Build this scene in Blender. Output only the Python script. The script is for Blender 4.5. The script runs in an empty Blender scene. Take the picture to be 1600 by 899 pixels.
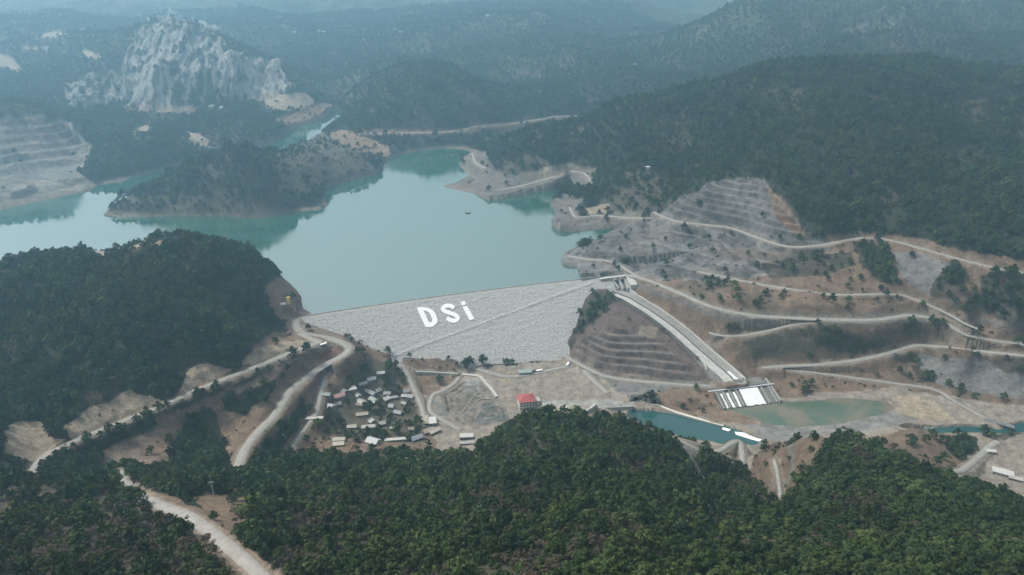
import bpy, bmesh, math, random
import numpy as np
from mathutils import Vector, Matrix
random.seed(7); RNG = np.random.default_rng(7)
SC = bpy.context.scene
COL = SC.collection

# ------------------------------------------------------------------ camera, sky, sun, exposure
CAM_H, FPX, PITCH = 400.0, 1150.0, math.radians(25.5)
cd = bpy.data.cameras.new("camera"); cam = bpy.data.objects.new("camera", cd); COL.objects.link(cam)
cam.location = (0, 0, CAM_H); cam.rotation_euler = (math.pi/2 - PITCH, 0, 0)
cd.sensor_fit = 'HORIZONTAL'; cd.sensor_width = 36.0; cd.lens = 36.0*FPX/1600.0
cd.clip_start = 1.0; cd.clip_end = 60000.0
SC.camera = cam

SUN_EL, SUN_AZ = 55.0, 282.0        # degrees; azimuth clockwise from +Y (view direction)
w = bpy.data.worlds.new("World"); SC.world = w; w.use_nodes = True
nt = w.node_tree; bg = nt.nodes['Background']
sky = nt.nodes.new('ShaderNodeTexSky'); sky.sky_type = 'NISHITA'; sky.sun_disc = False
sky.sun_elevation = math.radians(SUN_EL); sky.sun_rotation = math.radians(SUN_AZ)
sky.air_density = 1.0; sky.dust_density = 4.0; sky.ozone_density = 1.0; sky.altitude = 400
hsv = nt.nodes.new('ShaderNodeHueSaturation'); hsv.inputs['Saturation'].default_value = 0.10
nt.links.new(sky.outputs[0], hsv.inputs['Color']); nt.links.new(hsv.outputs[0], bg.inputs['Color'])
bg.inputs['Strength'].default_value = 0.125
sl = bpy.data.lights.new("sun", 'SUN'); sl.energy = 1.9; sl.angle = math.radians(10); sl.color = (1.0, 0.92, 0.80)
so = bpy.data.objects.new("sun", sl); COL.objects.link(so)
_a, _e = math.radians(SUN_AZ), math.radians(SUN_EL)
sdir = Vector((math.sin(_a)*math.cos(_e), math.cos(_a)*math.cos(_e), math.sin(_e)))
so.rotation_euler = sdir.to_track_quat('Z', 'Y').to_euler()
vs = SC.view_settings
vs.view_transform = 'Standard'; vs.look = 'None'; vs.exposure = 1.08; vs.gamma = 1.0; vs.use_curve_mapping = False
SC.render.engine = 'CYCLES'
cy = SC.cycles
cy.max_bounces = 8; cy.diffuse_bounces = 2; cy.glossy_bounces = 2; cy.transmission_bounces = 2; cy.volume_bounces = 4
cy.transparent_max_bounces = 8; cy.caustics_reflective = False; cy.caustics_refractive = False
cy.use_denoising = True; cy.use_adaptive_sampling = False
HAZE_DENSITY = 0.00029
HAZE_COLOR = (0.47, 0.79, 1.0)

# ------------------------------------------------------------------ pixel <-> world (photo pixels 1600x899)
ST, CT = math.sin(PITCH), math.cos(PITCH)
def ray(px, py):
    a = (np.asarray(px, float)-800)/FPX; b = (449.5-np.asarray(py, float))/FPX
    return np.stack([a+0*b, CT+b*ST+0*a, -ST+b*CT+0*a], -1)
def at(px, py, z):
    d = ray(px, py); t = (np.asarray(z, float)-CAM_H)/d[..., 2]
    return np.stack([d[..., 0]*t, d[..., 1]*t, CAM_H+d[..., 2]*t], -1)
def pix(x, y, z):
    dz = z-CAM_H; f = y*CT - dz*ST; u = y*ST + dz*CT
    f = np.where(f < 1, 1, f)
    return 800+FPX*x/f, 449.5-FPX*u/f

# ------------------------------------------------------------------ noise
_T = RNG.random((256, 256))
def vnoise(x, y):
    xi = np.floor(x).astype(np.int64); yi = np.floor(y).astype(np.int64)
    fx = x-xi; fy = y-yi
    fx = fx*fx*fx*(fx*(fx*6-15)+10); fy = fy*fy*fy*(fy*(fy*6-15)+10)
    x0 = xi & 255; x1 = (xi+1) & 255; y0 = yi & 255; y1 = (yi+1) & 255
    a = _T[x0, y0]; b = _T[x1, y0]; c = _T[x0, y1]; d = _T[x1, y1]
    return (a+(b-a)*fx)*(1-fy)+(c+(d-c)*fx)*fy
def fbm(x, y, wl, octv=4, gain=.5):
    s = 0; a = 1; n = 0
    ca, sa = .8, .6
    x = x/wl; y = y/wl
    for k in range(octv):
        s = s+a*(vnoise(x+17.3*k, y-9.1*k)*2-1); n += a; a *= gain
        x, y = (x*ca-y*sa)*2.03, (x*sa+y*ca)*2.03
    return s/n
def ridged(x, y, wl, octv=4):
    s = 0; a = 1; n = 0
    x = x/wl; y = y/wl
    for k in range(octv):
        s = s+a*(1-np.abs(vnoise(x+31.7*k, y+5.3*k)*2-1)*2); n += a; a *= .5
        x, y = (x*.8-y*.6)*2.03, (x*.6+y*.8)*2.03
    return s/n
def smooth(e0, e1, v):
    t = np.clip((v-e0)/(e1-e0), 0, 1); return t*t*(3-2*t)

# ------------------------------------------------------------------ water outlines (photo pixels, projected on the water planes)
LAKE = [(-420, 338), (-200, 336), (0, 329), (30, 321), (100, 306), (140, 298), (152, 289), (190, 285), (207, 277), (255, 265), (300, 255), (340, 242),
 (380, 239), (412, 229), (434, 219), (455, 202), (505, 185), (525, 172), (553, 165), (531, 193), (522, 205), (476, 227), (452, 240), (400, 254),
 (340, 261), (290, 281), (240, 302), (200, 315), (170, 330), (163, 336), (190, 340), (250, 338), (290, 338), (350, 337), (400, 341), (430, 338),
 (460, 331), (500, 328), (513, 320), (506, 310), (502, 300), (520, 291), (550, 281), (585, 274), (592, 267), (600, 253), (612, 247), (630, 241),
 (660, 234), (690, 232), (715, 233), (737, 237), (722, 247), (717, 254), (720, 262), (733, 274), (712, 285), (691, 292), (715, 297), (745, 304),
 (762, 313), (785, 311), (800, 308), (830, 302), (860, 298), (893, 289), (880, 305), (866, 316), (860, 324), (870, 332), (868, 342), (862, 351),
 (874, 360), (900, 363), (930, 360), (967, 356), (935, 371), (905, 386), (885, 397), (877, 405), (880, 413), (900, 420), (925, 427), (948, 431),
 (945, 438), (900, 441), (800, 458), (700, 472), (600, 487), (500, 500), (488, 494), (472, 478), (470, 465), (452, 452), (440, 446), (380, 440), (300, 428), (150, 434),
 (0, 452), (-200, 470), (-420, 480)]
ARM = [(770, 213), (815, 203), (860, 193), (914, 182), (906, 203), (872, 214), (845, 219), (800, 221)]
POOL = [(1122, 634), (1150, 632), (1195, 631), (1215, 627), (1260, 627), (1330, 622), (1385, 627), (1400, 638), (1370, 652), (1300, 664), (1240, 668), (1195, 664), (1170, 652)]
RIVER = [(984, 637), (1000, 640), (1040, 646), (1100, 659), (1160, 674), (1192, 689), (1180, 697), (1130, 696), (1080, 687), (1020, 671), (980, 658)]
LOWER = [(1402, 676), (1420, 669), (1480, 667), (1550, 667), (1600, 660), (1720, 655), (1720, 672), (1600, 678), (1540, 679), (1450, 678), (1408, 682)]
WATERS = [('reservoir', LAKE, 0.0), ('river_arm', ARM, 0.0), ('plunge_pool', POOL, -57.8), ('river_channel', RIVER, -58.8), ('river_reach', LOWER, -59.5)]

# ------------------------------------------------------------------ dam geometry
CZ, SLOPE = 4.0, 1.45
DL, DR = at(457, 502, CZ), at(945, 437, CZ)
DE = (DR-DL)[:2]; DLEN = float(np.hypot(*DE)); DE = DE/DLEN; DN = np.array([DE[1], -DE[0]])   # along crest, downstream
def crest_dev(s):            # the crest bows a little upstream
    q = np.clip(s/DLEN, 0, 1); return -6.5*4*q*(1-q)
def dam_st(x, y):
    s = (x-DL[0])*DE[0]+(y-DL[1])*DE[1]; t = (x-DL[0])*DN[0]+(y-DL[1])*DN[1]
    return s, t-crest_dev(s)
def face_z(x, y):
    s, t = dam_st(x, y); return CZ-np.maximum(t, 0)/SLOPE
def face_hit(px, py, lift=0.0):
    d = ray(px, py); off = 0
    for _ in range(8):
        N = np.array([DN[0], DN[1], SLOPE]); o = np.array([DL[0]+DN[0]*off, DL[1]+DN[1]*off, CZ])
        t = ((o-np.array([0, 0, CAM_H]))@N)/(d@N); P = np.array([0, 0, CAM_H])+d*np.asarray(t)[..., None]
        s = (P[..., 0]-DL[0])*DE[0]+(P[..., 1]-DL[1])*DE[1]; off = float(np.mean(crest_dev(s)))
    N = N/np.linalg.norm(N); return P+N*lift
GROIN = [(457, 502), (490, 510), (525, 521), (575, 543), (612, 555), (625, 559), (662, 560), (707, 560), (740, 572), (800, 568), (887, 561), (884, 540), (900, 510), (915, 467), (937, 448), (945, 437)]
GROIN_W = np.array([face_hit(*p) for p in GROIN])

# ------------------------------------------------------------------ terrain control points (photo x, photo y, height)
CP = '''
0 430 62;60 402 72;130 392 84;200 380 98;270 372 104;330 380 88;390 400 66;430 425 38;440 440 20;452 455 10;0 520 66;80 480 76;160 460 84;250 450 80;330 460 64;400 470 40;440 490 16
0 600 44;100 560 54;200 540 54;300 530 42;380 530 26;-100 560 60;-120 470 75;-200 640 60;20 660 34;100 660 24;200 620 20;280 580 20;350 570 16;430 530 10
60 725 14;110 700 13;180 667 12;250 636 11;320 605 9;400 575 7;450 555 6;490 540 5;465 515 5;480 505 4;475 488 3;440 505 7
510 520 3;545 538 -4;548 552 -7;525 570 -10;480 590 -13;440 630 -17;420 660 -19;395 700 -21;370 728 -21
520 575 -18;500 600 -25;490 640 -36;470 680 -43;455 705 -46;560 560 -18;600 570 -30;590 590 -38;560 600 -42;560 640 -48;600 640 -51;560 680 -50;620 690 -52;650 640 -53;520 690 -47
350 660 -20;300 680 -16;260 690 -8;400 620 -10;350 625 -4;300 650 -4;200 690 2;150 710 4;240 720 6;330 730 -6;420 690 -30;430 720 -26
120 745 22;60 760 40;0 700 36;0 760 70;200 745 30;300 755 32;420 740 22;500 725 10;560 715 -22;620 712 -26;680 715 -36;740 712 -46
215 768 76;300 815 110;360 855 128;430 899 142;100 800 104;0 820 118;200 840 124;100 880 146;0 899 160;300 880 138;-200 899 160;-200 780 96
400 780 70;500 760 40;500 800 84;450 850 118;550 860 128;500 899 150;620 760 36;700 740 24;650 800 78;650 850 116;700 899 150
760 700 18;800 670 30;850 648 36;900 641 36;950 648 28;990 662 14;1030 685 2;1090 705 -14;1140 725 -24;1180 745 -30;800 700 44;900 690 54;800 750 72;900 750 82;1000 720 44;1000 780 84;1100 770 38;800 820 118;900 830 128;1000 850 128;900 899 158;1050 899 150;1100 830 84
1150 780 8;1190 760 -20;1200 720 -28;1190 800 26;1200 850 84;1200 899 128;1230 735 -8;1250 700 8;1290 680 20;1330 682 22;1370 695 18;1420 720 14;1480 745 10;1540 770 4;1600 790 0;1300 720 40;1300 780 76;1400 760 52;1400 830 104;1500 830 86;1600 850 84;1300 860 120;1500 899 132;1650 899 128;1350 899 140
760 690 -50;820 655 -55;900 650 -58;960 660 -59;1040 690 -60;1100 702 -60;1150 706 -60;1210 700 -58;1260 690 -60;1320 690 -60
700 580 -50;660 590 -50;760 590 -50;700 620 -54;680 660 -55;740 640 -57;720 690 -55;800 610 -54;820 630 -56;870 600 -54;870 632 -57;920 625 -57;980 632 -57;640 620 -51;930 600 -54;760 575 -49;850 570 -52;680 565 -40;640 563 -36
945 450 -1;925 470 -8;905 520 -30;890 560 -53;960 462 -3;985 460 -5;960 500 -12;1000 480 -10;1000 520 -20;1040 520 -21;950 540 -30;1000 560 -38;1050 560 -36;1090 580 -43;950 580 -50;1000 595 -52;1060 602 -53;1110 608 -53;980 611 -52;1008 612 -51;1035 616 -51;1060 620 -56
975 431 4;1010 438 4;1060 455 4;1110 478 3;1170 492 1;1230 496 0;1300 500 0;1370 500 1;1440 493 2;1480 500 1;1520 525 -3;1600 545 -8;1720 570 -14
1040 460 -1;1080 490 -7;1110 520 -20;1130 550 -33;1160 580 -47;1200 520 -14;1200 550 -34;1150 540 -26;1260 540 -25;1300 540 -27;1350 530 -20
1190 576 -47;1225 573 -46;1300 569 -43;1360 559 -38;1400 550 -33;1425 541 -29;1460 540 -29;1530 547 -31;1600 554 -33;1720 566 -38;1450 520 -16;1540 535 -18
1260 580 -49;1300 585 -50;1350 592 -52;1400 600 -53;1460 608 -54;1500 630 -55;1530 650 -56;1600 630 -50;1600 600 -42;1520 580 -43;1700 620 -44;1250 610 -54;1330 612 -56;1420 630 -57;1450 650 -58;1600 655 -59;1560 700 -58;1600 730 -58;1480 680 -58;1500 715 -56;1440 690 -40;1420 675 -44;1400 700 -24;1460 725 -42;1700 760 -50;1580 760 -56
885 403 8;920 407 7;960 413 6;985 424 5;1000 415 12;930 385 16;960 372 18;1000 345 28;1030 335 33;1080 350 36;1140 355 40;1200 378 40;1240 388 40;1290 382 44;1330 371 50;1380 372 52;1440 387 50;1500 405 48;1600 428 46;1720 450 50
1050 400 18;1100 430 12;1150 440 12;1240 450 14;1300 460 13;1350 464 13;1412 454 18;1450 472 12;1500 492 6;1150 400 26;1250 420 25;1350 420 30;1450 430 32;1560 460 26;1600 490 16;1400 480 6;1200 470 6
1040 322 46;1070 300 64;1110 284 84;1150 278 94;1190 280 94;1220 310 82;1250 350 62;1150 320 66;1300 350 70;1400 350 72;1500 370 70;1600 400 62
960 318 17;930 330 10;902 341 7;890 326 5;960 338 10;1000 325 34;1012 265 68;980 285 50;1050 280 62;1000 305 40;1060 315 44;930 312 15
895 312 5;915 292 14;930 270 34;880 275 8;840 285 7;800 290 8;770 290 8;740 288 5;740 262 12;760 245 22;800 265 24;850 262 24;900 258 30;740 280 4;725 250 5
750 234 34;780 227 52;840 225 60;905 212 70;950 176 112;1000 162 134;1050 150 150;1100 141 164;1150 128 180;1200 113 196;1300 101 208;1400 95 214;1450 97 212;1500 110 198;1560 118 188;1620 130 176;1750 150 160
800 240 42;870 240 52;950 235 74;1000 220 92;1050 240 84;1100 200 122;1100 250 94;1200 180 150;1200 250 112;1300 180 162;1300 250 118;1300 310 86;1400 200 154;1400 270 112;1500 200 148;1500 290 102;1600 220 136;1600 320 94;1700 300 100
760 238 30;960 190 76;1000 178 86;1100 165 84;1250 140 90;1400 140 96;1550 160 96;1720 180 90
560 235 10;600 235 8;540 215 20;498 231 26;532 244 30;560 247 26;472 244 28;430 255 42;380 239 78;350 248 68;300 268 50;260 284 36;220 302 22;185 322 9;300 310 22;380 300 34;450 300 30;380 325 12;500 270 28;550 262 16;460 320 6;250 325 8;320 330 5;210 332 4
570 210 24;620 205 30;680 205 30;730 200 26;620 190 44;680 180 56;560 180 40;600 150 74;660 130 96;720 150 80;760 170 52;800 190 16;850 180 18;900 172 28;560 140 56;620 115 100;700 105 106
640 100 56;720 95 56;780 140 50;850 140 50;900 150 55;950 140 60;820 100 70;900 100 80;960 100 84;600 80 66;500 100 50;500 140 30;480 120 40;540 60 90;640 40 110;760 60 90;860 50 110;700 0 140;600 0 140;500 0 140;820 0 150;940 0 160
1000 80 92;1050 60 126;1130 32 186;1200 12 224;1260 0 240;1050 110 70;1100 100 90;1150 80 120;1200 80 130;1300 60 170;1300 85 120;1400 60 180;1500 60 180;1500 90 120;1600 60 180;1600 95 120;1400 10 236;1500 5 236;1600 0 240;1750 20 230
260 35 197;235 45 186;210 50 168;290 45 186;320 58 166;345 72 150;355 92 128;400 97 110;430 110 92;460 140 60;475 150 40;490 160 22;180 56 150;150 60 138;110 62 130;60 68 120;0 60 118;200 100 110;250 100 132;300 100 126;340 110 100;230 140 70;300 140 66;380 130 72;420 145 46;180 130 76;150 165 40;120 150 62;250 170 34;330 172 24;400 165 24;430 190 8;380 190 18;320 195 18;260 195 22;220 205 18;170 190 28
0 80 100;40 110 84;0 130 84;60 140 72;0 170 92;60 180 98;100 190 76;130 225 28;0 200 80;0 240 42;0 280 20;50 230 44;50 280 20;100 270 16;100 235 36;-100 200 90;-150 130 100;-150 280 20;120 262 14
180 220 48;140 240 32;230 222 44;290 228 26;320 236 12;200 255 24;160 270 14;260 250 16;300 245 12;240 270 4
0 45 110;60 45 112;120 45 118;0 0 160;80 0 160;160 0 155;300 30 120;360 60 90;400 20 130;400 75 70;440 90 60;300 0 150;400 0 145;420 50 100
1000 50 60;1060 30 72;1120 10 92;950 62 64;900 40 110;560 128 44;620 104 42;700 94 46;760 118 34;820 118 40;880 112 60;940 118 72;1250 30 196;260 78 70;200 85 74;320 95 66;100 85 78
'''
RING = [(a, r, z) for a, r, z in [(-55, 120, 190), (-55, 260, 140), (-55, 500, 70), (-55, 900, 60), (-52, 1400, 90), (-52, 2500, 140), (55, 120, 190), (55, 260, 140), (55, 500, 60), (55, 800, 60),
        (52, 1200, 150), (52, 2500, 180), (-30, 100, 212), (0, 100, 215), (30, 100, 212), (0, 190, 182), (-25, 190, 178), (25, 190, 180), (-45, 5000, 240), (-20, 5000, 250), (0, 5200, 250), (20, 5000, 290), (45, 5000, 290),
        (-50, 12000, 380), (-25, 12000, 380), (0, 12000, 380), (25, 12000, 380), (50, 12000, 380)]]
ctl = []
for tok in CP.replace('\n', ';').split(';'):
    if tok.strip():
        a, b, c = map(float, tok.split()); p = at(a, b, c); ctl.append((math.atan2(p[0], p[1]), math.log(math.hypot(p[0], p[1])), c))
for poly, lev, keep in ((LAKE, 0.0, lambda p: not (p[1] > 436 or p[0] < -60)), (ARM, 0.0, lambda p: True)):
    for p in poly:
        if keep(p):
            q = at(p[0], p[1], lev); ctl.append((math.atan2(q[0], q[1]), math.log(math.hypot(q[0], q[1])), lev+1.0))
for p in GROIN_W[1:-1]:
    ctl.append((math.atan2(p[0], p[1]), math.log(math.hypot(p[0], p[1])), p[2]))
for a, r, z in RING: ctl.append((math.radians(a), math.log(r), z))
# reservoir bed, so that the banks dive under the water
for p in [(100, 370), (250, 400), (400, 380), (550, 350), (700, 340), (800, 390), (600, 440), (830, 340), (660, 260), (330, 370), (20, 370)]:
    q = at(p[0], p[1], 0); ctl.append((math.atan2(q[0], q[1]), math.log(math.hypot(q[0], q[1])), -14.0))
C = np.array(ctl)

A0, A1, NA = math.radians(-54), math.radians(54), 1500
L0, L1 = math.log(70.0), math.log(12000.0)
LRK = np.r_[np.linspace(L0, math.log(430), 300, endpoint=False), np.linspace(math.log(430), math.log(1050), 620, endpoint=False), np.linspace(math.log(1050), math.log(2300), 330, endpoint=False), np.linspace(math.log(2300), L1, 170)]
NR = len(LRK)
def tps_fit(P, z, lam):
    n = len(P); d = np.linalg.norm(P[:, None]-P[None], axis=-1)
    K = np.where(d > 0, d*d*np.log(np.maximum(d, 1e-12)), 0)+lam*np.eye(n)
    Q = np.c_[np.ones(n), P]; M = np.block([[K, Q], [Q.T, np.zeros((3, 3))]])
    return np.linalg.solve(M, np.r_[z, 0, 0, 0])
def tps_eval(P, c, X):
    out = np.empty(len(X)); n = len(P)
    for i in range(0, len(X), 20000):
        x = X[i:i+20000]; d2 = ((x[:, None]-P[None])**2).sum(-1)
        out[i:i+20000] = (.5*d2*np.log(np.maximum(d2, 1e-20)))@c[:n]+c[n]+x@c[n+1:]
    return out
coef = tps_fit(C[:, :2], C[:, 2], 2e-4)
ca, cr = 281, 251
ga, gr = np.linspace(A0, A1, ca), np.linspace(L0, L1, cr)
GA, GR = np.meshgrid(ga, gr)
Zc = tps_eval(C[:, :2], coef, np.c_[GA.ravel(), GR.ravel()]).reshape(cr, ca)
def cub(Z, u, ax):
    Z = np.moveaxis(Z, ax, 0); m = Z.shape[0]; i = np.clip(np.floor(u).astype(int), 0, m-2); f = (u-i)[:, None]
    g = lambda k: Z[np.clip(i+k, 0, m-1)]
    p0, p1, p2, p3 = g(-1), g(0), g(1), g(2)
    r = p1+.5*f*(p2-p0+f*(2*p0-5*p1+4*p2-p3+f*(3*(p1-p2)+p3-p0)))
    return np.moveaxis(r, 0, ax)
Z = cub(cub(Zc, (LRK-L0)/(L1-L0)*(cr-1), 0), np.linspace(0, ca-1, NA), 1)
az = np.linspace(A0, A1, NA); lr = LRK; rr = np.exp(lr)
X = rr[:, None]*np.sin(az)[None]; Y = rr[:, None]*np.cos(az)[None]; R = np.repeat(rr[:, None], NA, 1)

def sampler(G):
    def f(x, y):
        x = np.asarray(x, float); y = np.asarray(y, float)
        u = (np.arctan2(x, y)-A0)/(A1-A0)*(NA-1); v = np.interp(np.log(np.maximum(np.hypot(x, y), 1)), LRK, np.arange(NR))
        u = np.clip(u, 0, NA-1.001); v = np.clip(v, 0, NR-1.001); i = u.astype(int); j = v.astype(int); fu = u-i; fv = v-j
        return (G[j, i]*(1-fu)+G[j, i+1]*fu)*(1-fv)+(G[j+1, i]*(1-fu)+G[j+1, i+1]*fu)*fv
    return f
def inpoly(px, py, poly):
    poly = np.asarray(poly, float); ins = np.zeros(np.shape(px), bool); n = len(poly)
    for k in range(n):
        x1, y1 = poly[k]; x2, y2 = poly[(k+1) % n]
        if y1 == y2: continue
        c = ((y1 > py) != (y2 > py)); ins ^= c & (px < (x2-x1)*(py-y1)/(y2-y1)+x1)
    return ins
def segdist(x, y, pts, closed=False):
    pts = np.asarray(pts, float)[:, :2]; n = len(pts); best = np.full(np.shape(x), 1e18); arg = np.zeros(np.shape(x)); acc = 0.0
    for k in range(n if closed else n-1):
        a = pts[k]; b = pts[(k+1) % n]; e = b-a; L2 = e@e+1e-12
        t = np.clip(((x-a[0])*e[0]+(y-a[1])*e[1])/L2, 0, 1)
        d = (x-a[0]-t*e[0])**2+(y-a[1]-t*e[1])**2; m = d < best
        best = np.where(m, d, best); arg = np.where(m, k+t, arg)
    return np.sqrt(best), arg
def local(pts, pad):
    """flat indices of terrain vertices within pad metres of the bounding box of pts"""
    pts = np.asarray(pts); lo = pts[:, :2].min(0)-pad; hi = pts[:, :2].max(0)+pad
    return np.nonzero((X.ravel() > lo[0]) & (X.ravel() < hi[0]) & (Y.ravel() > lo[1]) & (Y.ravel() < hi[1]))[0]

# rough photo position of every terrain vertex (for land cover) and noise relief
PX, PY = pix(X, Y, Z)
WP = [(n, np.array([at(p[0], p[1], l) for p in poly]), l) for n, poly, l in WATERS]
valley = smooth(-30, -47, Z)*smooth(1200, 900, R)
sdam, tdam = dam_st(X, Y)
neardam = smooth(130, 40, np.abs(tdam-40))*smooth(-60, 0, sdam)*smooth(DLEN+60, DLEN, sdam)
QUARRY = [(1032, 332), (1060, 310), (1108, 283), (1150, 277), (1188, 279), (1212, 302), (1242, 347), (1262, 367), (1290, 374), (1300, 392), (1240, 420), (1150, 440), (1090, 442), (1000, 432), (960, 416), (930, 404), (886, 399), (905, 386), (935, 371), (967, 356), (1000, 345)]
LQUARRY = [(-200, 190), (0, 184), (75, 181), (110, 193), (142, 230), (130, 260), (118, 268), (150, 290), (100, 306), (30, 321), (0, 330), (-200, 338)]
HILLOCK = [(900, 545), (930, 520), (965, 512), (1040, 540), (1092, 588), (1060, 600), (950, 588), (900, 572)]
RSLOPE = [(1060, 450), (1240, 400), (1340, 380), (1600, 440), (1600, 545), (1420, 545), (1200, 570), (1120, 520)]
amp = (1-.93*valley)*(1-.85*neardam)*smooth(100, 260, R)
far = smooth(1300, 2600, R)
relief = ridged(X+300, Y, 150, 3)*8.5*(1-far)+fbm(X, Y+70, 48, 3)*3.0*(1-far)+(ridged(X*1.3-200, Y*.8+150, 290, 3)*8)*(1-far)*smooth(780, 950, R)+far*(ridged(X, Y, 620, 5)*(24+34*smooth(2300, 3200, R))+fbm(X, Y, 160, 4)*8)
LIME = [(178, 165), (160, 175), (105, 170), (100, 125), (160, 112), (200, 118), (210, 74), (232, 42), (262, 28), (303, 40), (340, 58), (358, 84), (400, 96), (432, 108), (462, 142), (445, 152), (400, 160), (330, 172), (250, 172)]
lime = inpoly(PX+fbm(X, Y, 60, 3)*14, PY+fbm(X+99, Y, 60, 3)*10, LIME) & (R > 1500)
calm = inpoly(PX, PY, QUARRY) | inpoly(PX, PY, HILLOCK) | (inpoly(PX, PY, LQUARRY) & (R < 2000))
relief = np.where(calm, relief*.35, relief)
relief = relief + lime*(ridged(X*1.5, Y*.6, 80, 5)*20+ridged(X*1.5+50, Y*.7, 24, 3)*11)
Z = Z+amp*relief
Z = np.minimum(Z, 388)

# quarry benches and terraces (real steps in the slope)
bench = np.zeros((NR, NA)); bench_on = np.zeros((NR, NA), bool)
jx, jy = fbm(X, Y, 22, 3)*9, fbm(X+77, Y-30, 22, 3)*6
for poly, per, k in ((QUARRY, 6.8, .95), (LQUARRY, 13.0, .95), (HILLOCK, 5.6, 1.0), (RSLOPE, 10.0, .35)):
    m = inpoly(PX+jx, PY+jy, poly) & (R < 2000)
    zz = Z+fbm(X, Y, 70, 2)*1.0
    q = np.floor(zz/per); fr = zz/per-q
    st = (q+smooth(.40, .98, fr))*per-(zz-Z)
    Z = np.where(m, Z+(st-Z)*k, Z)
    if k > .5: bench = np.where(m, smooth(.5, .3, fr)*smooth(.02, .10, fr), bench); bench_on |= m
# the stepped excavation of the works area
BASIN = [(688, 612), (706, 604), (722, 592), (750, 594), (772, 616), (792, 634), (796, 652), (760, 660), (722, 660), (694, 640)]
bw_ = np.array([hit0 for hit0 in at(np.array([p[0] for p in BASIN]), np.array([p[1] for p in BASIN]), -52.0)])
idx = np.nonzero((R.ravel() < 900) & (np.abs(X.ravel()) < 130) & (Y.ravel() > 560) & (Y.ravel() < 800))[0]; x, y = X.ravel()[idx], Y.ravel()[idx]; d, _ = segdist(x, y, bw_, True); ins = inpoly(x, y, bw_[:, :2])
dd_ = np.where(ins, d+fbm(x, y, 20, 2)*1.5, 0); q = np.floor(dd_/6.0); fr = dd_/6.0-q; dep = np.minimum((q+smooth(.35, .98, fr))*2.0, 6.0); zf = Z.ravel(); zf[idx] -= np.where(ins, dep, 0); Z = zf.reshape(NR, NA)
bn = np.where(ins & (dep < 5.9), smooth(.4, .25, fr)*.8, 0); bf = bench.ravel(); bf[idx] = np.where(ins, bn, bf[idx]); bench = bf.reshape(NR, NA); bo = bench_on.ravel(); bo[idx] |= ins; bench_on = bo.reshape(NR, NA)

# dam site: ground passes under the fill and rises beside it
idx = local(GROIN_W, 60); x, y = X.ravel()[idx], Y.ravel()[idx]; zf = Z.ravel()
d, _ = segdist(x, y, GROIN_W[:-1]); ins = inpoly(x, y, GROIN_W[:, :2]); fz = face_z(x, y); s_, t_ = dam_st(x, y); ins |= (t_ > -4) & (t_ < 12) & (s_ > 8+2.5*np.maximum(t_, 0)) & (s_ < DLEN-10)
zz = zf[idx]
zz = np.where(ins, np.minimum(zz, fz-np.maximum(1.3, np.minimum(5, .8*d))), np.where((t_ > 0) & (d < 30), np.maximum(zz, fz+np.minimum(.06*d, 1)), zz))
up = (t_ <= 0) & (t_ > -45) & (s_ > 6) & (s_ < DLEN-4); zz = np.where(up, np.minimum(zz, -6), zz)
zf[idx] = zz

# water bodies
zf[:] = np.where(R.ravel() < 950, np.maximum(zf, -57.2), zf)
for n, W_, lev in WP:
    idx = local(W_, 30); x, y = X.ravel()[idx], Y.ravel()[idx]
    xx = x+fbm(x, y, 14, 3)*2.2; yy = y+fbm(x+55, y, 14, 3)*2.2
    d, _ = segdist(xx, yy, W_, True); ins = inpoly(xx, yy, W_[:, :2]); zz = zf[idx]; s_, t_ = dam_st(x, y)
    inside_dam = (t_ > -12) & (t_ < 75) & (s_ > 0) & (s_ < DLEN)
    zo = np.where(d < 28, np.maximum(zz, lev+np.minimum(.4*d, 5 if lev == 0 else .6)), zz)
    zz = np.where(ins, np.minimum(zz, lev-.3-np.minimum(.35*d, 9)), np.where(inside_dam, zz, zo)); zf[idx] = zz
Z = zf.reshape(NR, NA)

# ------------------------------------------------------------------ roads: traced over the ground, cut into it
def hit(px, py, G):
    d = ray(px, py); t = np.exp(np.linspace(math.log(150), math.log(9000), 2500)); f = sampler(G)
    P = np.array([0, 0, CAM_H])+d*t[:, None]; g = P[:, 2]-f(P[:, 0], P[:, 1]); k = np.nonzero(g < 0)[0]
    k = k[0] if len(k) else len(t)-1
    a = g[k-1]/(g[k-1]-g[k]+1e-9) if k else 0; return P[k-1]+(P[k]-P[k-1])*a
def catmull(P, step):
    P = np.asarray(P, float); out = []
    Q = np.vstack([2*P[0]-P[1], P, 2*P[-1]-P[-2]])
    for i in range(1, len(Q)-2):
        n = max(2, int(np.linalg.norm(Q[i+1]-Q[i])/step)); t = np.linspace(0, 1, n, endpoint=False)[:, None]
        p0, p1, p2, p3 = Q[i-1], Q[i], Q[i+1], Q[i+2]
        out.append(.5*(2*p1+(p2-p0)*t+(2*p0-5*p1+4*p2-p3)*t*t+(3*p1-3*p2+p3-p0)*t**3))
    out.append(P[-1:]); return np.vstack(out)
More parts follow.
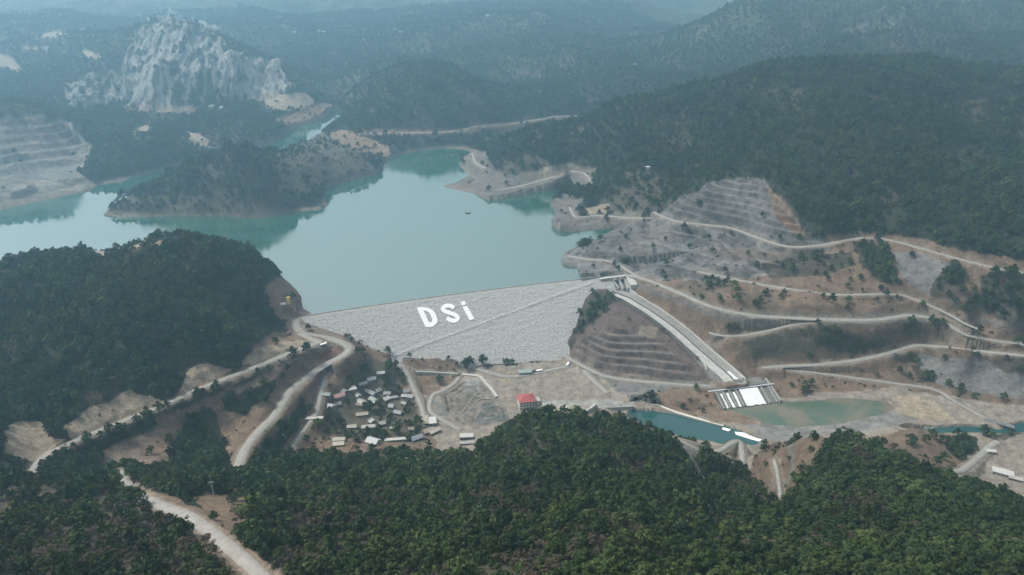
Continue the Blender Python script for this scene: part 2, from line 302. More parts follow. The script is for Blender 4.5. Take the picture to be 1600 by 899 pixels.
ROADS = [  # name, width, photo points
 ('gravel_road', 6.5, [(40, 745), (62, 724), (110, 698), (180, 667), (250, 636), (320, 604), (400, 573), (450, 555), (485, 543), (500, 538), (490, 530), (468, 520)]),
 ('gravel_road', 8.0, [(462, 497), (463, 510), (475, 518), (510, 523), (538, 535), (546, 548), (538, 560), (510, 574), (480, 588), (455, 606), (440, 632), (428, 655), (405, 685), (382, 715), (365, 735)]),
 ('gravel_road', 6.6, [(190, 760), (222, 772), (300, 812), (370, 862), (440, 915)]),
 ('dirt_track', 4.5, [(517, 572), (508, 590), (503, 612), (500, 635), (492, 655), (470, 680), (452, 706)]),
 ('contour_road', 4.6, [(1022, 333), (1050, 343), (1080, 351), (1140, 355), (1180, 369), (1210, 382), (1240, 389), (1280, 389), (1300, 376), (1340, 371), (1380, 372), (1440, 387), (1500, 406), (1550, 418), (1610, 430)]),
 ('contour_road', 6.0, [(975, 429), (1010, 438), (1060, 455), (1110, 478), (1170, 493), (1230, 497), (1300, 500), (1370, 500), (1425, 492), (1475, 497), (1500, 512), (1525, 526), (1610, 547)]),
 ('contour_road', 4.0, [(1090, 424), (1140, 436), (1200, 447), (1250, 452), (1300, 460), (1350, 464), (1390, 456), (1412, 454), (1435, 464), (1455, 476), (1485, 490), (1508, 510), (1524, 526)]),
 ('contour_road', 5.4, [(1190, 577), (1225, 573), (1300, 569), (1362, 559), (1400, 550), (1420, 541), (1450, 540), (1530, 546), (1610, 555)]),
 ('dirt_track', 3.8, [(1222, 574), (1240, 578), (1280, 583), (1340, 592), (1400, 600), (1460, 608), (1490, 625), (1520, 642), (1556, 664)]),
 ('dirt_track', 3.6, [(1108, 519), (1130, 526), (1160, 526), (1200, 518), (1240, 506), (1275, 500)]),
 ('dirt_track', 5.0, [(880, 555), (910, 570), (940, 586), (975, 593), (1050, 600), (1110, 604)]),
 ('dirt_track', 6.0, [(912, 578), (930, 596), (950, 614)]),
 ('shore_road', 5.0, [(1000, 434), (985, 425), (970, 416), (950, 408), (918, 405), (887, 400)]),
 ('shore_road', 4.5, [(891, 323), (896, 334), (904, 341), (940, 340), (1000, 340), (1028, 335)]),
 ('shore_road', 4.5, [(780, 297), (810, 292), (845, 283), (875, 273)]),
 ('shore_road', 4.5, [(893, 268), (912, 270), (921, 278), (923, 287)]),
 ('shore_road', 5.0, [(738, 240), (742, 252), (748, 258), (760, 262)]),
 ('dirt_track', 5.0, [(740, 574), (790, 588), (830, 584), (870, 577), (892, 572)]),
 ('dirt_track', 4.5, [(718, 588), (706, 603), (690, 612), (676, 618), (672, 640), (690, 655), (720, 672)]),
 ('dirt_track', 5.0, [(622, 562), (636, 586), (648, 612), (660, 640), (664, 668)]),
 ('dirt_track', 6.0, [(1420, 722), (1460, 735), (1500, 742), (1525, 722), (1545, 700), (1560, 690)]),
 ('dirt_track', 5.0, [(990, 660), (1060, 690), (1110, 702), (1150, 708), (1166, 722)]),
 ('shore_road', 4.5, [(562, 210), (620, 207), (680, 207), (728, 204), (736, 197), (800, 194), (860, 186), (912, 178)]),
 ('dirt_track', 3.2, [(1210, 720), (1216, 742), (1222, 768)]),
]
road_paths = []
for name, wd, pts in ROADS:
    W_ = np.array([hit(a, b, Z) for a, b in pts]); W_[:, 2] = sampler(Z)(W_[:, 0], W_[:, 1])
    P = catmull(W_, 3.0)
    zz = P[:, 2].copy(); k = max(3, min(25, len(zz)//3)); ker = np.ones(k)/k
    for _ in range(4): zz = np.convolve(np.pad(zz, (k//2, k-1-k//2), 'edge'), ker, 'valid')
    P[:, 2] = zz; road_paths.append([name, wd, P])
road_mask = np.full(NR*NA, 99.0); zf = Z.ravel(); zroad = np.zeros(NR*NA)
for name, wd, P in road_paths:
    idx = local(P, 30); x, y = X.ravel()[idx], Y.ravel()[idx]
    d, a = segdist(x, y, P[::2]); zr = np.interp(a*2, np.arange(len(P)), P[:, 2]); dh = d-wd/2; m = dh < road_mask[idx]
    road_mask[idx[m]] = dh[m]; zroad[idx[m]] = zr[m]
k = smooth(1.2, 1.2+np.clip(np.abs(zf-zroad)*1.4, 4, 10), road_mask)
zf[:] = np.where(road_mask < 20, (zroad-.35)*(1-k)+zf*k, zf)
# spillway trench
CHUTE = [(955, 434, 1.0), (961, 445, -4.5), (969, 456, -8.5), (998, 474, -13.5), (1030, 494, -20), (1065, 520, -28.5), (1100, 551, -38), (1143, 588, -47.2), (1153, 598, -48.6)]
CH = catmull(np.array([at(*c) for c in CHUTE]), 3.0)
CHW = np.interp(np.arange(len(CH)), [0, 8, 14, len(CH)-1], [27, 24, 11.5, 10.5])
idx = local(CH, 40); x, y = X.ravel()[idx], Y.ravel()[idx]; d, a = segdist(x, y, CH); zr = np.interp(a, np.arange(len(CH)), CH[:, 2]); hw = np.interp(a, np.arange(len(CH)), CHW)/2
Tq = np.gradient(CH[:, :2], axis=0); Tq /= np.linalg.norm(Tq, axis=1)[:, None]; ai = np.clip(a.astype(int), 0, len(CH)-1)
side = (x-CH[ai, 0])*Tq[ai, 1]-(y-CH[ai, 1])*Tq[ai, 0]; ext = np.where(side > 0, 14.0, 4.0)
k = smooth(hw+ext, hw+ext+11, d)*(a > 1.5); tgt = np.where(d < hw+.7, zr-1.5, zr+3.6)
zf[idx] = tgt*(1-k)+zf[idx]*k
chute_mask = np.full(NR*NA, 99.0); chute_mask[idx] = np.where(a > 1.5, d-hw, 99)
Z = zf.reshape(NR, NA); ground = sampler(Z)
PX, PY = pix(X, Y, Z)
for r in road_paths:
    pass

# footing of the drop structure
wA, wB = at(1118, 614, -50), at(1203, 604, -50); we = (wB-wA)[:2]; wl = np.linalg.norm(we); we /= wl; wn = np.array([we[1], -we[0]])
if wn[1] > 0: wn = -wn
q_s = (X-wA[0])*we[0]+(Y-wA[1])*we[1]; q_t = (X-wA[0])*wn[0]+(Y-wA[1])*wn[1]
Z = np.where((q_s > -1) & (q_s < wl+2) & (q_t > -2) & (q_t < 24), np.minimum(Z, -51.6-np.clip(q_t, 0, 20)*.36), Z)
ground = sampler(Z)
# ------------------------------------------------------------------ land cover: ground colour and tree density
FLOOR = np.array([.022, .024, .015]); SOIL = np.array([.148, .106, .075]); ROCK = np.array([.165, .158, .150]); BEIGE = np.array([.235, .195, .145])
GRAVEL = np.array([.208, .180, .149]); RED = np.array([.18, .095, .06]); SCRUB = np.array([.066, .058, .042]); PALE = np.array([.24, .215, .185]); LIMEC = np.array([.195, .188, .172]); PURP = np.array([.095, .072, .064]); CONC = np.array([.25, .245, .225])
col = np.empty((NR, NA, 3)); col[:] = FLOOR; den = np.ones((NR, NA)); brown = np.zeros((NR, NA))
jx = fbm(X, Y, 26, 4, .6)*np.clip(9e3/R, 4, 16); jy = fbm(X+77, Y-30, 26, 4, .6)*np.clip(6e3/R, 3, 10)
JX, JY = PX+jx, PY+jy
def paint(c, dn, poly, b=0.0, rmax=1e9, rmin=0, k=1.0):
    m = inpoly(JX, JY, poly) & (R < rmax) & (R > rmin)
    col[m] = col[m]*(1-k)+np.asarray(c)*k
    den[m] = dn; brown[m] = b
# distant mixed country
fz = smooth(1500, 2300, R); fn = fbm(X, Y, 380, 5, .6); pt = smooth(.02, .5, fn+fbm(X, Y, 60, 3)*.35)*fz*.22
fw = (.55+.9*smooth(-.4, .4, fbm(X, Y, 46, 4, .65)))*smooth(1900, 2400, R); col[:] = col*(1-smooth(1900, 2400, R)[..., None])+np.array([.034, .044, .022])*fw[..., None]
col[:] = col*(1-pt[..., None])+np.array([.17, .16, .125])*pt[..., None]; den[:] = den*(1-.9*pt)
fn2 = smooth(.30, .45, fbm(X*.7+900, Y*1.3, 85, 4, .6)+fbm(X, Y, 24, 3)*.3)*fz*.4; col[:] = col*(1-fn2[..., None]*.6)+PALE*fn2[..., None]*.5; den[:] = den*(1-.7*fn2)
lm = (ridged(X*1.4, Y*.6, 20, 4)*1.0+fbm(X*1.5, Y*.8, 14, 3)*.7+fbm(X, Y, 110, 3)*.7 > .08) & lime
col[lm] = LIMEC; den[lime] = .5; den[lm] = .03; col[lime & ~lm] = FLOOR*1.3
paint(PALE*.95, .02, LQUARRY); lq = inpoly(JX, JY, LQUARRY) & (R < 2000); lqn = smooth(-.25, .25, fbm(X*.4, Y*1.5, 30, 4, .6)); col[lq] = (PALE*(.55+.45*lqn[..., None]))[lq]
paint(SCRUB, .3, [(20, 300), (55, 285), (60, 300), (20, 318)]); paint(ROCK, .05, [(0, 235), (120, 262), (110, 285), (0, 275)])
paint(BEIGE, .05, [(0, 84), (22, 92), (38, 114), (12, 108), (-40, 100)], rmin=1200)
for q in ([(30, 75), (80, 74), (80, 80), (30, 80)], [(130, 78), (160, 85), (155, 93), (130, 88)], [(50, 52), (110, 48), (100, 56), (50, 62)]): paint(BEIGE, .05, q, rmin=1400)
paint(BEIGE, .1, [(180, 165), (250, 163), (310, 170), (300, 178), (225, 175)]); paint(BEIGE, .1, [(198, 212), (235, 190), (246, 198), (212, 220)]); paint(BEIGE, .15, [(280, 205), (310, 208), (340, 232), (300, 225)])
paint(BEIGE, .08, [(398, 156), (420, 148), (475, 145), (492, 160), (470, 172), (425, 172)]); paint(SOIL, .2, [(425, 190), (505, 160), (530, 168), (462, 202)])
paint(SOIL*1.15, .2, [(495, 210), (540, 203), (560, 212), (605, 226), (612, 243), (585, 248), (550, 236), (520, 226)])
paint(SOIL*.85, .25, [(560, 203), (730, 201), (736, 193), (800, 190), (912, 175), (912, 184), (815, 202), (738, 209), (640, 211), (560, 213)])
paint(SCRUB*1.2, .45, [(420, 215), (500, 205), (560, 240), (590, 268), (510, 300), (440, 300), (430, 250)], .4)
paint(SCRUB, .6, [(165, 335), (200, 308), (290, 305), (420, 325), (500, 320), (400, 341), (190, 342)], .3)
paint(np.array([.118, .104, .090]), .10, [(690, 292), (715, 283), (735, 275), (716, 255), (735, 234), (755, 236), (768, 258), (800, 263), (840, 260), (885, 256), (928, 262), (930, 292), (893, 289), (830, 304), (785, 313), (750, 306)])
paint(SCRUB, .5, [(765, 250), (840, 240), (860, 262), (800, 275), (770, 268)], .3); paint(BEIGE, .05, [(845, 262), (880, 258), (885, 272), (850, 282)])
paint(np.array([.122, .108, .094]), .10, [(856, 322), (880, 305), (925, 312), (960, 316), (1010, 332), (1000, 347), (967, 357), (930, 362), (900, 366), (860, 352)])
paint(FLOOR, .8, [(905, 322), (925, 300), (990, 318), (985, 330), (955, 336), (906, 338)]); paint(BEIGE*.95, .05, [(915, 325), (955, 319), (962, 328), (950, 334), (915, 336)])
paint(SCRUB*.9, .5, [(950, 330), (975, 290), (1012, 264), (1060, 300), (1040, 328)], .4)
# right bank
paint(ROCK*.82, .03, [(868, 396), (905, 383), (960, 378), (1000, 412), (985, 434), (940, 436), (900, 424), (872, 414)])
paint(SOIL*.92, .16, [(940, 432), (1000, 430), (1110, 438), (1230, 415), (1270, 372), (1340, 362), (1440, 372), (1500, 392), (1560, 402), (1720, 430), (1720, 690), (1560, 690), (1200, 645), (1120, 612), (1060, 560), (1000, 480), (960, 452)])
pat = smooth(.02, .3, fbm(X+40, Y+11, 55, 4, .6)); rb = inpoly(JX, JY, [(1040, 440), (1240, 400), (1340, 375), (1720, 440), (1720, 640), (1200, 600), (1110, 560)]) & (R < 1100)
col[rb] = (col*(1-.55*pat[..., None])+SCRUB*.55*pat[..., None])[rb]; den[rb] = (.12+.3*pat)[rb]
paint(ROCK*.86, .07, QUARRY)
qp = smooth(-.1, .3, fbm(X, Y, 30, 4, .6)); qm = inpoly(JX, JY, QUARRY) & (R < 1300); col[qm] = (ROCK*.62*(1-qp[..., None])+ROCK*.98*qp[..., None])[qm]
paint(SOIL*1.05, .05, [(1195, 290), (1215, 300), (1245, 345), (1262, 368), (1240, 372), (1215, 340)]); paint(RED, .05, [(1215, 330), (1240, 350), (1238, 362), (1222, 350)])
paint(SOIL*.5+ROCK*.42, .08, [(1080, 395), (1140, 388), (1240, 392), (1300, 392), (1320, 398), (1220, 412), (1140, 408)])
paint(SCRUB*.85, .3, [(1190, 412), (1250, 402), (1330, 396), (1338, 412), (1285, 432), (1200, 436)], .3); paint(SOIL*1.25, .02, [(990, 360), (1040, 350), (1060, 365), (1010, 400), (985, 395)], k=.2)
paint(ROCK*.80, .02, [(1388, 392), (1450, 398), (1505, 415), (1485, 460), (1440, 455), (1412, 430)])
paint(ROCK*.80, .03, [(1432, 556), (1600, 562), (1720, 566), (1720, 640), (1600, 625), (1480, 608), (1440, 590)])
paint(SCRUB*1.35, .22, [(1200, 505), (1290, 505), (1300, 530), (1260, 550), (1180, 560), (1160, 535)], .3)
for dn, q in ((.9, [(1333, 376), (1376, 380), (1398, 415), (1412, 444), (1375, 438), (1345, 410)]), (.6, [(1460, 440), (1480, 410), (1505, 412), (1500, 470), (1455, 462)]), (.75, [(1530, 430), (1560, 422), (1720, 440), (1720, 545), (1600, 520), (1545, 495), (1490, 478), (1530, 460)]),
              (.75, [(1310, 512), (1385, 538), (1340, 556), (1270, 536), (1290, 512)]), (.6, [(1408, 500), (1440, 498), (1442, 520), (1415, 518)]), (.6, [(1455, 500), (1495, 515), (1490, 530), (1462, 515)]), (.7, [(1392, 555), (1438, 552), (1434, 568), (1400, 566)]), (.5, [(1420, 570), (1440, 575), (1462, 602), (1440, 600)]), (.6, [(1545, 560), (1600, 556), (1640, 580), (1570, 580)]),
              (.5, [(1250, 608), (1265, 604), (1268, 618), (1252, 618)])):
    paint(SCRUB*.75, min(.95, dn*1.25), q)
# hillock between dam and spillway
paint(PURP, .08, [(882, 562), (884, 538), (900, 508), (915, 466), (945, 448), (990, 462), (1040, 508), (1080, 545), (1115, 594), (1060, 604), (950, 592), (905, 575)], .5, rmax=900)
paint(SCRUB*.75, .55, [(884, 545), (898, 508), (916, 467), (945, 455), (968, 462), (945, 490), (905, 528), (895, 550)], .2, rmax=900)
paint(BEIGE*.8, .03, [(1003, 512), (1025, 514), (1024, 538), (1004, 530)], rmax=900); paint(PURP*1.15+ROCK*.12, .02, HILLOCK, rmax=900)
paint(ROCK*.9, .01, [(1056, 512), (1085, 530), (1150, 585), (1142, 596), (1108, 590), (1070, 545)], rmax=900)
# valley floor
paint(ROCK*.85, .1, [(925, 588), (1115, 598), (1135, 614), (1010, 624), (985, 634), (935, 606)], rmax=900)
paint(GRAVEL, .0, [(612, 558), (707, 562), (740, 574), (885, 563), (930, 590), (992, 630), (1130, 618), (1215, 622), (1400, 606), (1480, 622), (1720, 650), (1720, 820), (1600, 790), (1420, 722), (1330, 684), (1240, 690), (1180, 735), (1100, 706), (985, 662), (850, 642), (760, 688), (740, 712), (680, 704), (640, 640), (640, 600)], rmax=900)
paint(SOIL, .06, [(640, 580), (720, 588), (690, 612), (672, 620), (655, 610)], rmax=900); paint(SOIL*.9, .3, [(615, 558), (640, 560), (705, 562), (712, 580), (650, 580), (630, 572)], .6, rmax=900)
paint(np.array([.125, .132, .118]), .0, [(752, 627), (772, 625), (776, 641), (754, 643)], rmax=900); paint(np.array([.135, .14, .128]), .0, [(742, 646), (790, 641), (797, 655), (738, 660)], rmax=900); paint(np.array([.14, .145, .13]), .0, [(674, 622), (690, 628), (694, 650), (672, 646)], rmax=900); paint(BEIGE, .0, [(765, 578), (808, 578), (812, 592), (785, 598)], rmax=900); paint(CONC*1.05, .0, [(722, 590), (748, 593), (752, 602), (738, 613), (722, 612)], rmax=900); paint(CONC, .0, [(845, 624), (985, 628), (992, 638), (850, 636)], rmax=900)
paint(SOIL*1.1, .04, [(1010, 615), (1110, 606), (1135, 620), (1170, 650), (1190, 672), (1100, 655), (1035, 640)], rmax=900); paint(SOIL*.6, .2, [(1062, 628), (1085, 626), (1110, 640), (1090, 645), (1065, 638)], .5, rmax=900)
paint(ROCK*1.05, .0, [(1170, 668), (1300, 664), (1400, 642), (1440, 650), (1380, 672), (1280, 685), (1195, 690)], rmax=900); paint(BEIGE*1.1, .0, [(1400, 622), (1440, 620), (1475, 640), (1500, 660), (1440, 655), (1405, 640)], rmax=900)
paint(SOIL*.9, .14, [(1352, 694), (1400, 674), (1432, 667), (1480, 680), (1525, 692), (1500, 735), (1470, 738), (1420, 718)], .4, rmax=900); paint(FLOOR*1.2, .8, [(1468, 690), (1500, 680), (1530, 684), (1528, 706), (1500, 718), (1482, 704)], rmax=900)
paint(SCRUB, .6, [(1535, 680), (1570, 670), (1600, 672), (1600, 682), (1560, 684)], rmax=900)
paint(SOIL*.75, .2, [(1168, 735), (1185, 700), (1255, 684), (1290, 686), (1282, 712), (1255, 745), (1228, 785), (1195, 778)], .6, rmax=700)
# left bank
paint(SOIL*.95, .28, [(430, 520), (500, 515), (560, 530), (622, 560), (640, 600), (660, 640), (684, 704), (600, 712), (540, 712), (440, 712), (380, 735), (352, 735), (390, 650), (430, 600)], .4, rmax=900)
paint(SCRUB*1.2, .55, [(560, 560), (620, 575), (650, 640), (660, 690), (560, 690), (500, 680), (510, 620)], .35, rmax=900)
paint(SOIL, .1, [(405, 470), (432, 430), (455, 440), (475, 475), (490, 505), (550, 520), (520, 545), (420, 548), (385, 560), (400, 530), (445, 510)], .3, rmax=950)
paint(RED*.95, .04, [(505, 548), (535, 540), (530, 560), (500, 568)], rmax=900); paint(RED*.9, .05, [(395, 565), (420, 545), (440, 545), (425, 560)], rmax=900)
paint(SOIL*1.0, .16, [(150, 712), (200, 680), (260, 648), (340, 612), (400, 585), (440, 600), (420, 640), (385, 700), (355, 735), (300, 735), (220, 725)], .3, rmax=800)
for q in ([(256, 735), (268, 690), (300, 642), (335, 635), (348, 690), (362, 735)], [(345, 640), (352, 612), (420, 574), (430, 606), (385, 655)], [(195, 672), (240, 655), (245, 668), (190, 690)], [(90, 735), (150, 712), (160, 735)], [(390, 720), (440, 660), (470, 625), (480, 640), (440, 700), (420, 722)], [(425, 560), (500, 545), (505, 555), (440, 575)]): paint(FLOOR*1.2, .85, q, rmax=800)
for q in ([(96, 664), (150, 634), (205, 610), (262, 626), (240, 640), (120, 690)], [(276, 622), (298, 572), (312, 566), (372, 573), (345, 592), (290, 618)], [(12, 668), (60, 660), (104, 686), (62, 722), (12, 716)], [(380, 568), (392, 545), (440, 530), (490, 534), (470, 548), (400, 572)]): paint(BEIGE, .03, q, rmax=900)
paint(BEIGE*.9, .08, [(118, 397), (180, 381), (272, 369), (258, 380), (190, 394), (148, 406)], .3, rmax=1000, rmin=600)
for q in ([(180, 520), (205, 560), (230, 590), (200, 600), (175, 560)], [(250, 470), (300, 480), (280, 500)], [(330, 480), (380, 490), (360, 520)]): paint(FLOOR*1.2, .8, q, .7, rmax=900)
# foreground
paint(SCRUB*.9, .8, [(0, 722), (110, 740), (190, 752), (235, 792), (300, 832), (390, 910), (-200, 910), (-200, 760)], .55, rmax=560)
paint(SOIL, .12, [(188, 752), (260, 770), (320, 800), (380, 845), (420, 880), (470, 915), (370, 915), (300, 838), (225, 792)], .5, rmax=560); paint(SOIL*.9, .3, [(300, 776), (385, 770), (400, 792), (372, 838), (330, 815)], .6, rmax=560)
bpn = smooth(.02, .26, fbm(X+500, Y+200, 42, 4, .6)); fg = (R < 760) & (brown == 0) & (den > .9); brown[fg] = (bpn*.85)[fg]; den[fg] = (1-.18*bpn)[fg]
bpf = smooth(.05, .35, fbm(X+100, Y-200, 90, 4, .6)); fg = (R >= 760) & (brown == 0) & (den > .6); brown[fg] = (bpf*.6)[fg]
col[:] = np.where((brown > .3)[..., None] & (den > .7)[..., None], col*.4+SCRUB*.6, col)
k = (bench*bench_on*smooth(-.5, .35, fbm(X, Y, 18, 3)))[..., None]*.7; col[:] = np.where(bench_on[..., None], col*.80, col); bc = np.where((R > 830)[..., None], np.array([.165, .160, .150]), np.array([.19, .172, .148])); col[:] = col*(1-.75*k)+bc*.75*k
streak = bench_on*smooth(.1, .5, ridged(X, Y, 9, 2))*(1-bench); col[:] = col*(1-.35*streak[..., None])
# bare wash line along the reservoir, road shoulders, dry noise
zsh = smooth(5.5, 1.5, Z+fbm(X, Y, 20, 3)*2.5)*(Z > -3)*(R < 2300)*smooth(-45, -20, Z)
sc = np.where((PX > 840)[..., None], np.array([.12, .108, .095]), np.array([.15, .118, .095])); col[:] = col*(1-zsh[..., None])+sc*zsh[..., None]; den[:] = den*(1-zsh)
uw = Z < -.2; dl = [np.zeros((NR, NA))]
rm = road_mask.reshape(NR, NA); k = smooth(5, .5, rm+fbm(X, Y, 9, 3)*3); col[:] = col*(1-k[..., None]*.8)+np.array([.175, .145, .115])*.8*k[..., None]; den[rm < 2.2] = 0
cm = chute_mask.reshape(NR, NA); k = smooth(5, 2, cm); col[:] = col*(1-k[..., None])+CONC*.9*k[..., None]; den[cm < 18] = 0; den[(q_s > -4) & (q_s < wl+5) & (q_t > -18) & (q_t < 26)] = 0
s_, t_ = dam_st(X, Y); den[(t_ > -28) & (t_ < 6) & (s_ > -4) & (s_ < DLEN+4)] = 0; den[(t_ > -30) & (s_ > 0) & (s_ < DLEN) & inpoly(X, Y, GROIN_W[:, :2])] = 0
for n, W_, lev in WP:
    idx = local(W_, 2); den.ravel()[idx[inpoly(X.ravel()[idx], Y.ravel()[idx], W_[:, :2])]] = 0

# ------------------------------------------------------------------ materials
def mat(name, base=(.5, .5, .5), rough=.9, var=0.25, scale=.15, bump=0.0, attr=None, coords='Object', spec=.2, stretch=None, bscale=None, extra=None):
    m = bpy.data.materials.new(name); m.use_nodes = True; N = m.node_tree.nodes; Lk = m.node_tree.links
    b = N['Principled BSDF']; b.inputs['Roughness'].default_value = rough; b.inputs['Specular IOR Level'].default_value = spec
    tc = N.new('ShaderNodeTexCoord'); src = tc.outputs[coords]
    if stretch:
        mp = N.new('ShaderNodeMapping'); mp.inputs['Scale'].default_value = stretch; Lk.new(src, mp.inputs['Vector']); src = mp.outputs[0]
    n1 = N.new('ShaderNodeTexNoise'); n1.inputs['Scale'].default_value = scale; n1.inputs['Detail'].default_value = 8; n1.inputs['Roughness'].default_value = .65; Lk.new(src, n1.inputs['Vector'])
    mr = N.new('ShaderNodeMapRange'); mr.inputs['From Min'].default_value = .3; mr.inputs['From Max'].default_value = .7; mr.inputs['To Min'].default_value = 1-var; mr.inputs['To Max'].default_value = 1+var; Lk.new(n1.outputs[0], mr.inputs['Value'])
    mx = N.new('ShaderNodeMix'); mx.data_type = 'RGBA'; mx.blend_type = 'MULTIPLY'; mx.inputs[0].default_value = 1
    if attr:
        at_ = N.new('ShaderNodeAttribute'); at_.attribute_name = attr; Lk.new(at_.outputs['Color'], mx.inputs[6])
    else: mx.inputs[6].default_value = (*base, 1)
    cmb = N.new('ShaderNodeCombineColor'); [Lk.new(mr.outputs[0], cmb.inputs[i]) for i in range(3)]
    Lk.new(cmb.outputs[0], mx.inputs[7]); Lk.new(mx.outputs[2], b.inputs['Base Color'])
    if bump:
        n2 = N.new('ShaderNodeTexNoise'); n2.inputs['Scale'].default_value = bscale or scale*3; n2.inputs['Detail'].default_value = 6; n2.inputs['Roughness'].default_value = .7; Lk.new(src, n2.inputs['Vector'])
        bp = N.new('ShaderNodeBump'); bp.inputs['Strength'].default_value = 1.0; bp.inputs['Distance'].default_value = bump; Lk.new(n2.outputs[0], bp.inputs['Height']); Lk.new(bp.outputs[0], b.inputs['Normal'])
    return m
def noise_node(N, Lk, src, scale, detail=6, rough=.6):
    n = N.new('ShaderNodeTexNoise'); n.inputs['Scale'].default_value = scale; n.inputs['Detail'].default_value = detail; n.inputs['Roughness'].default_value = rough; Lk.new(src, n.inputs['Vector']); return n.outputs[0]

M_GROUND = mat('ground_soil', attr='soil', var=.40, scale=.11, bump=2.2, bscale=.2)
def grit(m, scale, lo, hi):
    N = m.node_tree.nodes; Lk = m.node_tree.links; b = N['Principled BSDF']; src = b.inputs['Base Color'].links[0].from_socket
    tc = N.new('ShaderNodeTexCoord'); n = noise_node(N, Lk, tc.outputs['Object'], scale, 5, .75); mr = N.new('ShaderNodeMapRange'); mr.inputs['From Min'].default_value = .32; mr.inputs['From Max'].default_value = .68; mr.inputs['To Min'].default_value = lo; mr.inputs['To Max'].default_value = hi; Lk.new(n, mr.inputs['Value'])
    cc = N.new('ShaderNodeCombineColor'); [Lk.new(mr.outputs[0], cc.inputs[i]) for i in range(3)]; mx = N.new('ShaderNodeMix'); mx.data_type = 'RGBA'; mx.blend_type = 'MULTIPLY'; mx.inputs[0].default_value = 1; Lk.new(src, mx.inputs[6]); Lk.new(cc.outputs[0], mx.inputs[7]); Lk.new(mx.outputs[2], b.inputs['Base Color'])
grit(M_GROUND, .5, .62, 1.38)
M_ROAD = mat('packed_gravel', (.235, .225, .206), var=.22, scale=.3, bump=.1)
M_DAM = mat('rockfill', (.325, .32, .308), var=.48, scale=.55, bump=.9, coords='UV', stretch=(.6, 1.2, 1), bscale=.7)
M_WHITE = mat('white_stone', (.76, .76, .74), var=.16, scale=.6, bump=.2)
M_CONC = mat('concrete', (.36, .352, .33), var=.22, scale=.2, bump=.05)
M_CONCD = mat('dark_concrete', (.13, .128, .12), var=.3, scale=.2, bump=.05)  # darker concrete; on the right chute wall it stands for shade
M_CHUTE = mat('wet_concrete', (.235, .23, .215), var=.3, scale=.3, bump=.05)
M_DARK = mat('flat_black', (.012, .012, .012), var=.2, scale=.3)  # tyres and chassis, and the painted darkness of the tunnel arches
M_BARK = mat('bark', (.10, .075, .055), var=.3, scale=1.0)
M_ROOFR = mat('red_roof_tiles', (.29, .080, .080), var=.15, scale=.6, bump=.03)
M_GLASS = mat('window_glass', (.03, .035, .04), rough=.15, var=.1, scale=.5, spec=.5)
M_WALLW = mat('white_plaster', (.52, .50, .46), var=.08, scale=.3)
M_METAL = mat('grey_metal', (.35, .36, .37), rough=.5, var=.15, scale=.5)

def leafmat(name, cols, spread=.35):
    m = bpy.data.materials.new(name); m.use_nodes = True; N = m.node_tree.nodes; Lk = m.node_tree.links; b = N['Principled BSDF']
    b.inputs['Roughness'].default_value = .75; b.inputs['Specular IOR Level'].default_value = .15
    oi = N.new('ShaderNodeObjectInfo'); rp = N.new('ShaderNodeValToRGB'); e = rp.color_ramp.elements
    e[0].color = (*cols[0], 1); e[1].color = (*cols[-1], 1)
    for i, c in enumerate(cols[1:-1]):
        el = e.new((i+1)/(len(cols)-1)); el.color = (*c, 1)
    Lk.new(oi.outputs['Random'], rp.inputs[0])
    ge = N.new('ShaderNodeNewGeometry'); v = noise_node(N, Lk, ge.outputs['Position'], .02, 4)
    v2 = noise_node(N, Lk, ge.outputs['Position'], .9, 2)
    ma = N.new('ShaderNodeMath'); ma.operation = 'ADD'; Lk.new(v, ma.inputs[0]); Lk.new(v2, ma.inputs[1])
    mr = N.new('ShaderNodeMapRange'); mr.inputs['From Min'].default_value = .7; mr.inputs['From Max'].default_value = 1.3; mr.inputs['To Min'].default_value = 1-spread; mr.inputs['To Max'].default_value = 1+spread; Lk.new(ma.outputs[0], mr.inputs['Value'])
    cm_ = N.new('ShaderNodeCombineColor'); [Lk.new(mr.outputs[0], cm_.inputs[i]) for i in range(3)]
    mx = N.new('ShaderNodeMix'); mx.data_type = 'RGBA'; mx.blend_type = 'MULTIPLY'; mx.inputs[0].default_value = 1; Lk.new(rp.outputs[0], mx.inputs[6]); Lk.new(cm_.outputs[0], mx.inputs[7]); Lk.new(mx.outputs[2], b.inputs['Base Color'])
    return m
M_PINE = leafmat('pine_needles', [(.008, .017, .006), (.034, .055, .014), (.015, .029, .011), (.054, .074, .022), (.020, .039, .012), (.044, .062, .018)], .55)
M_OAK = leafmat('dry_leaves', [(.040, .033, .022), (.066, .050, .034), (.040, .042, .022), (.058, .046, .030), (.024, .023, .019), (.076, .064, .044)], .45)
M_BUSH = leafmat('scrub_leaves', [(.028, .038, .017), (.040, .042, .021), (.032, .031, .018)])

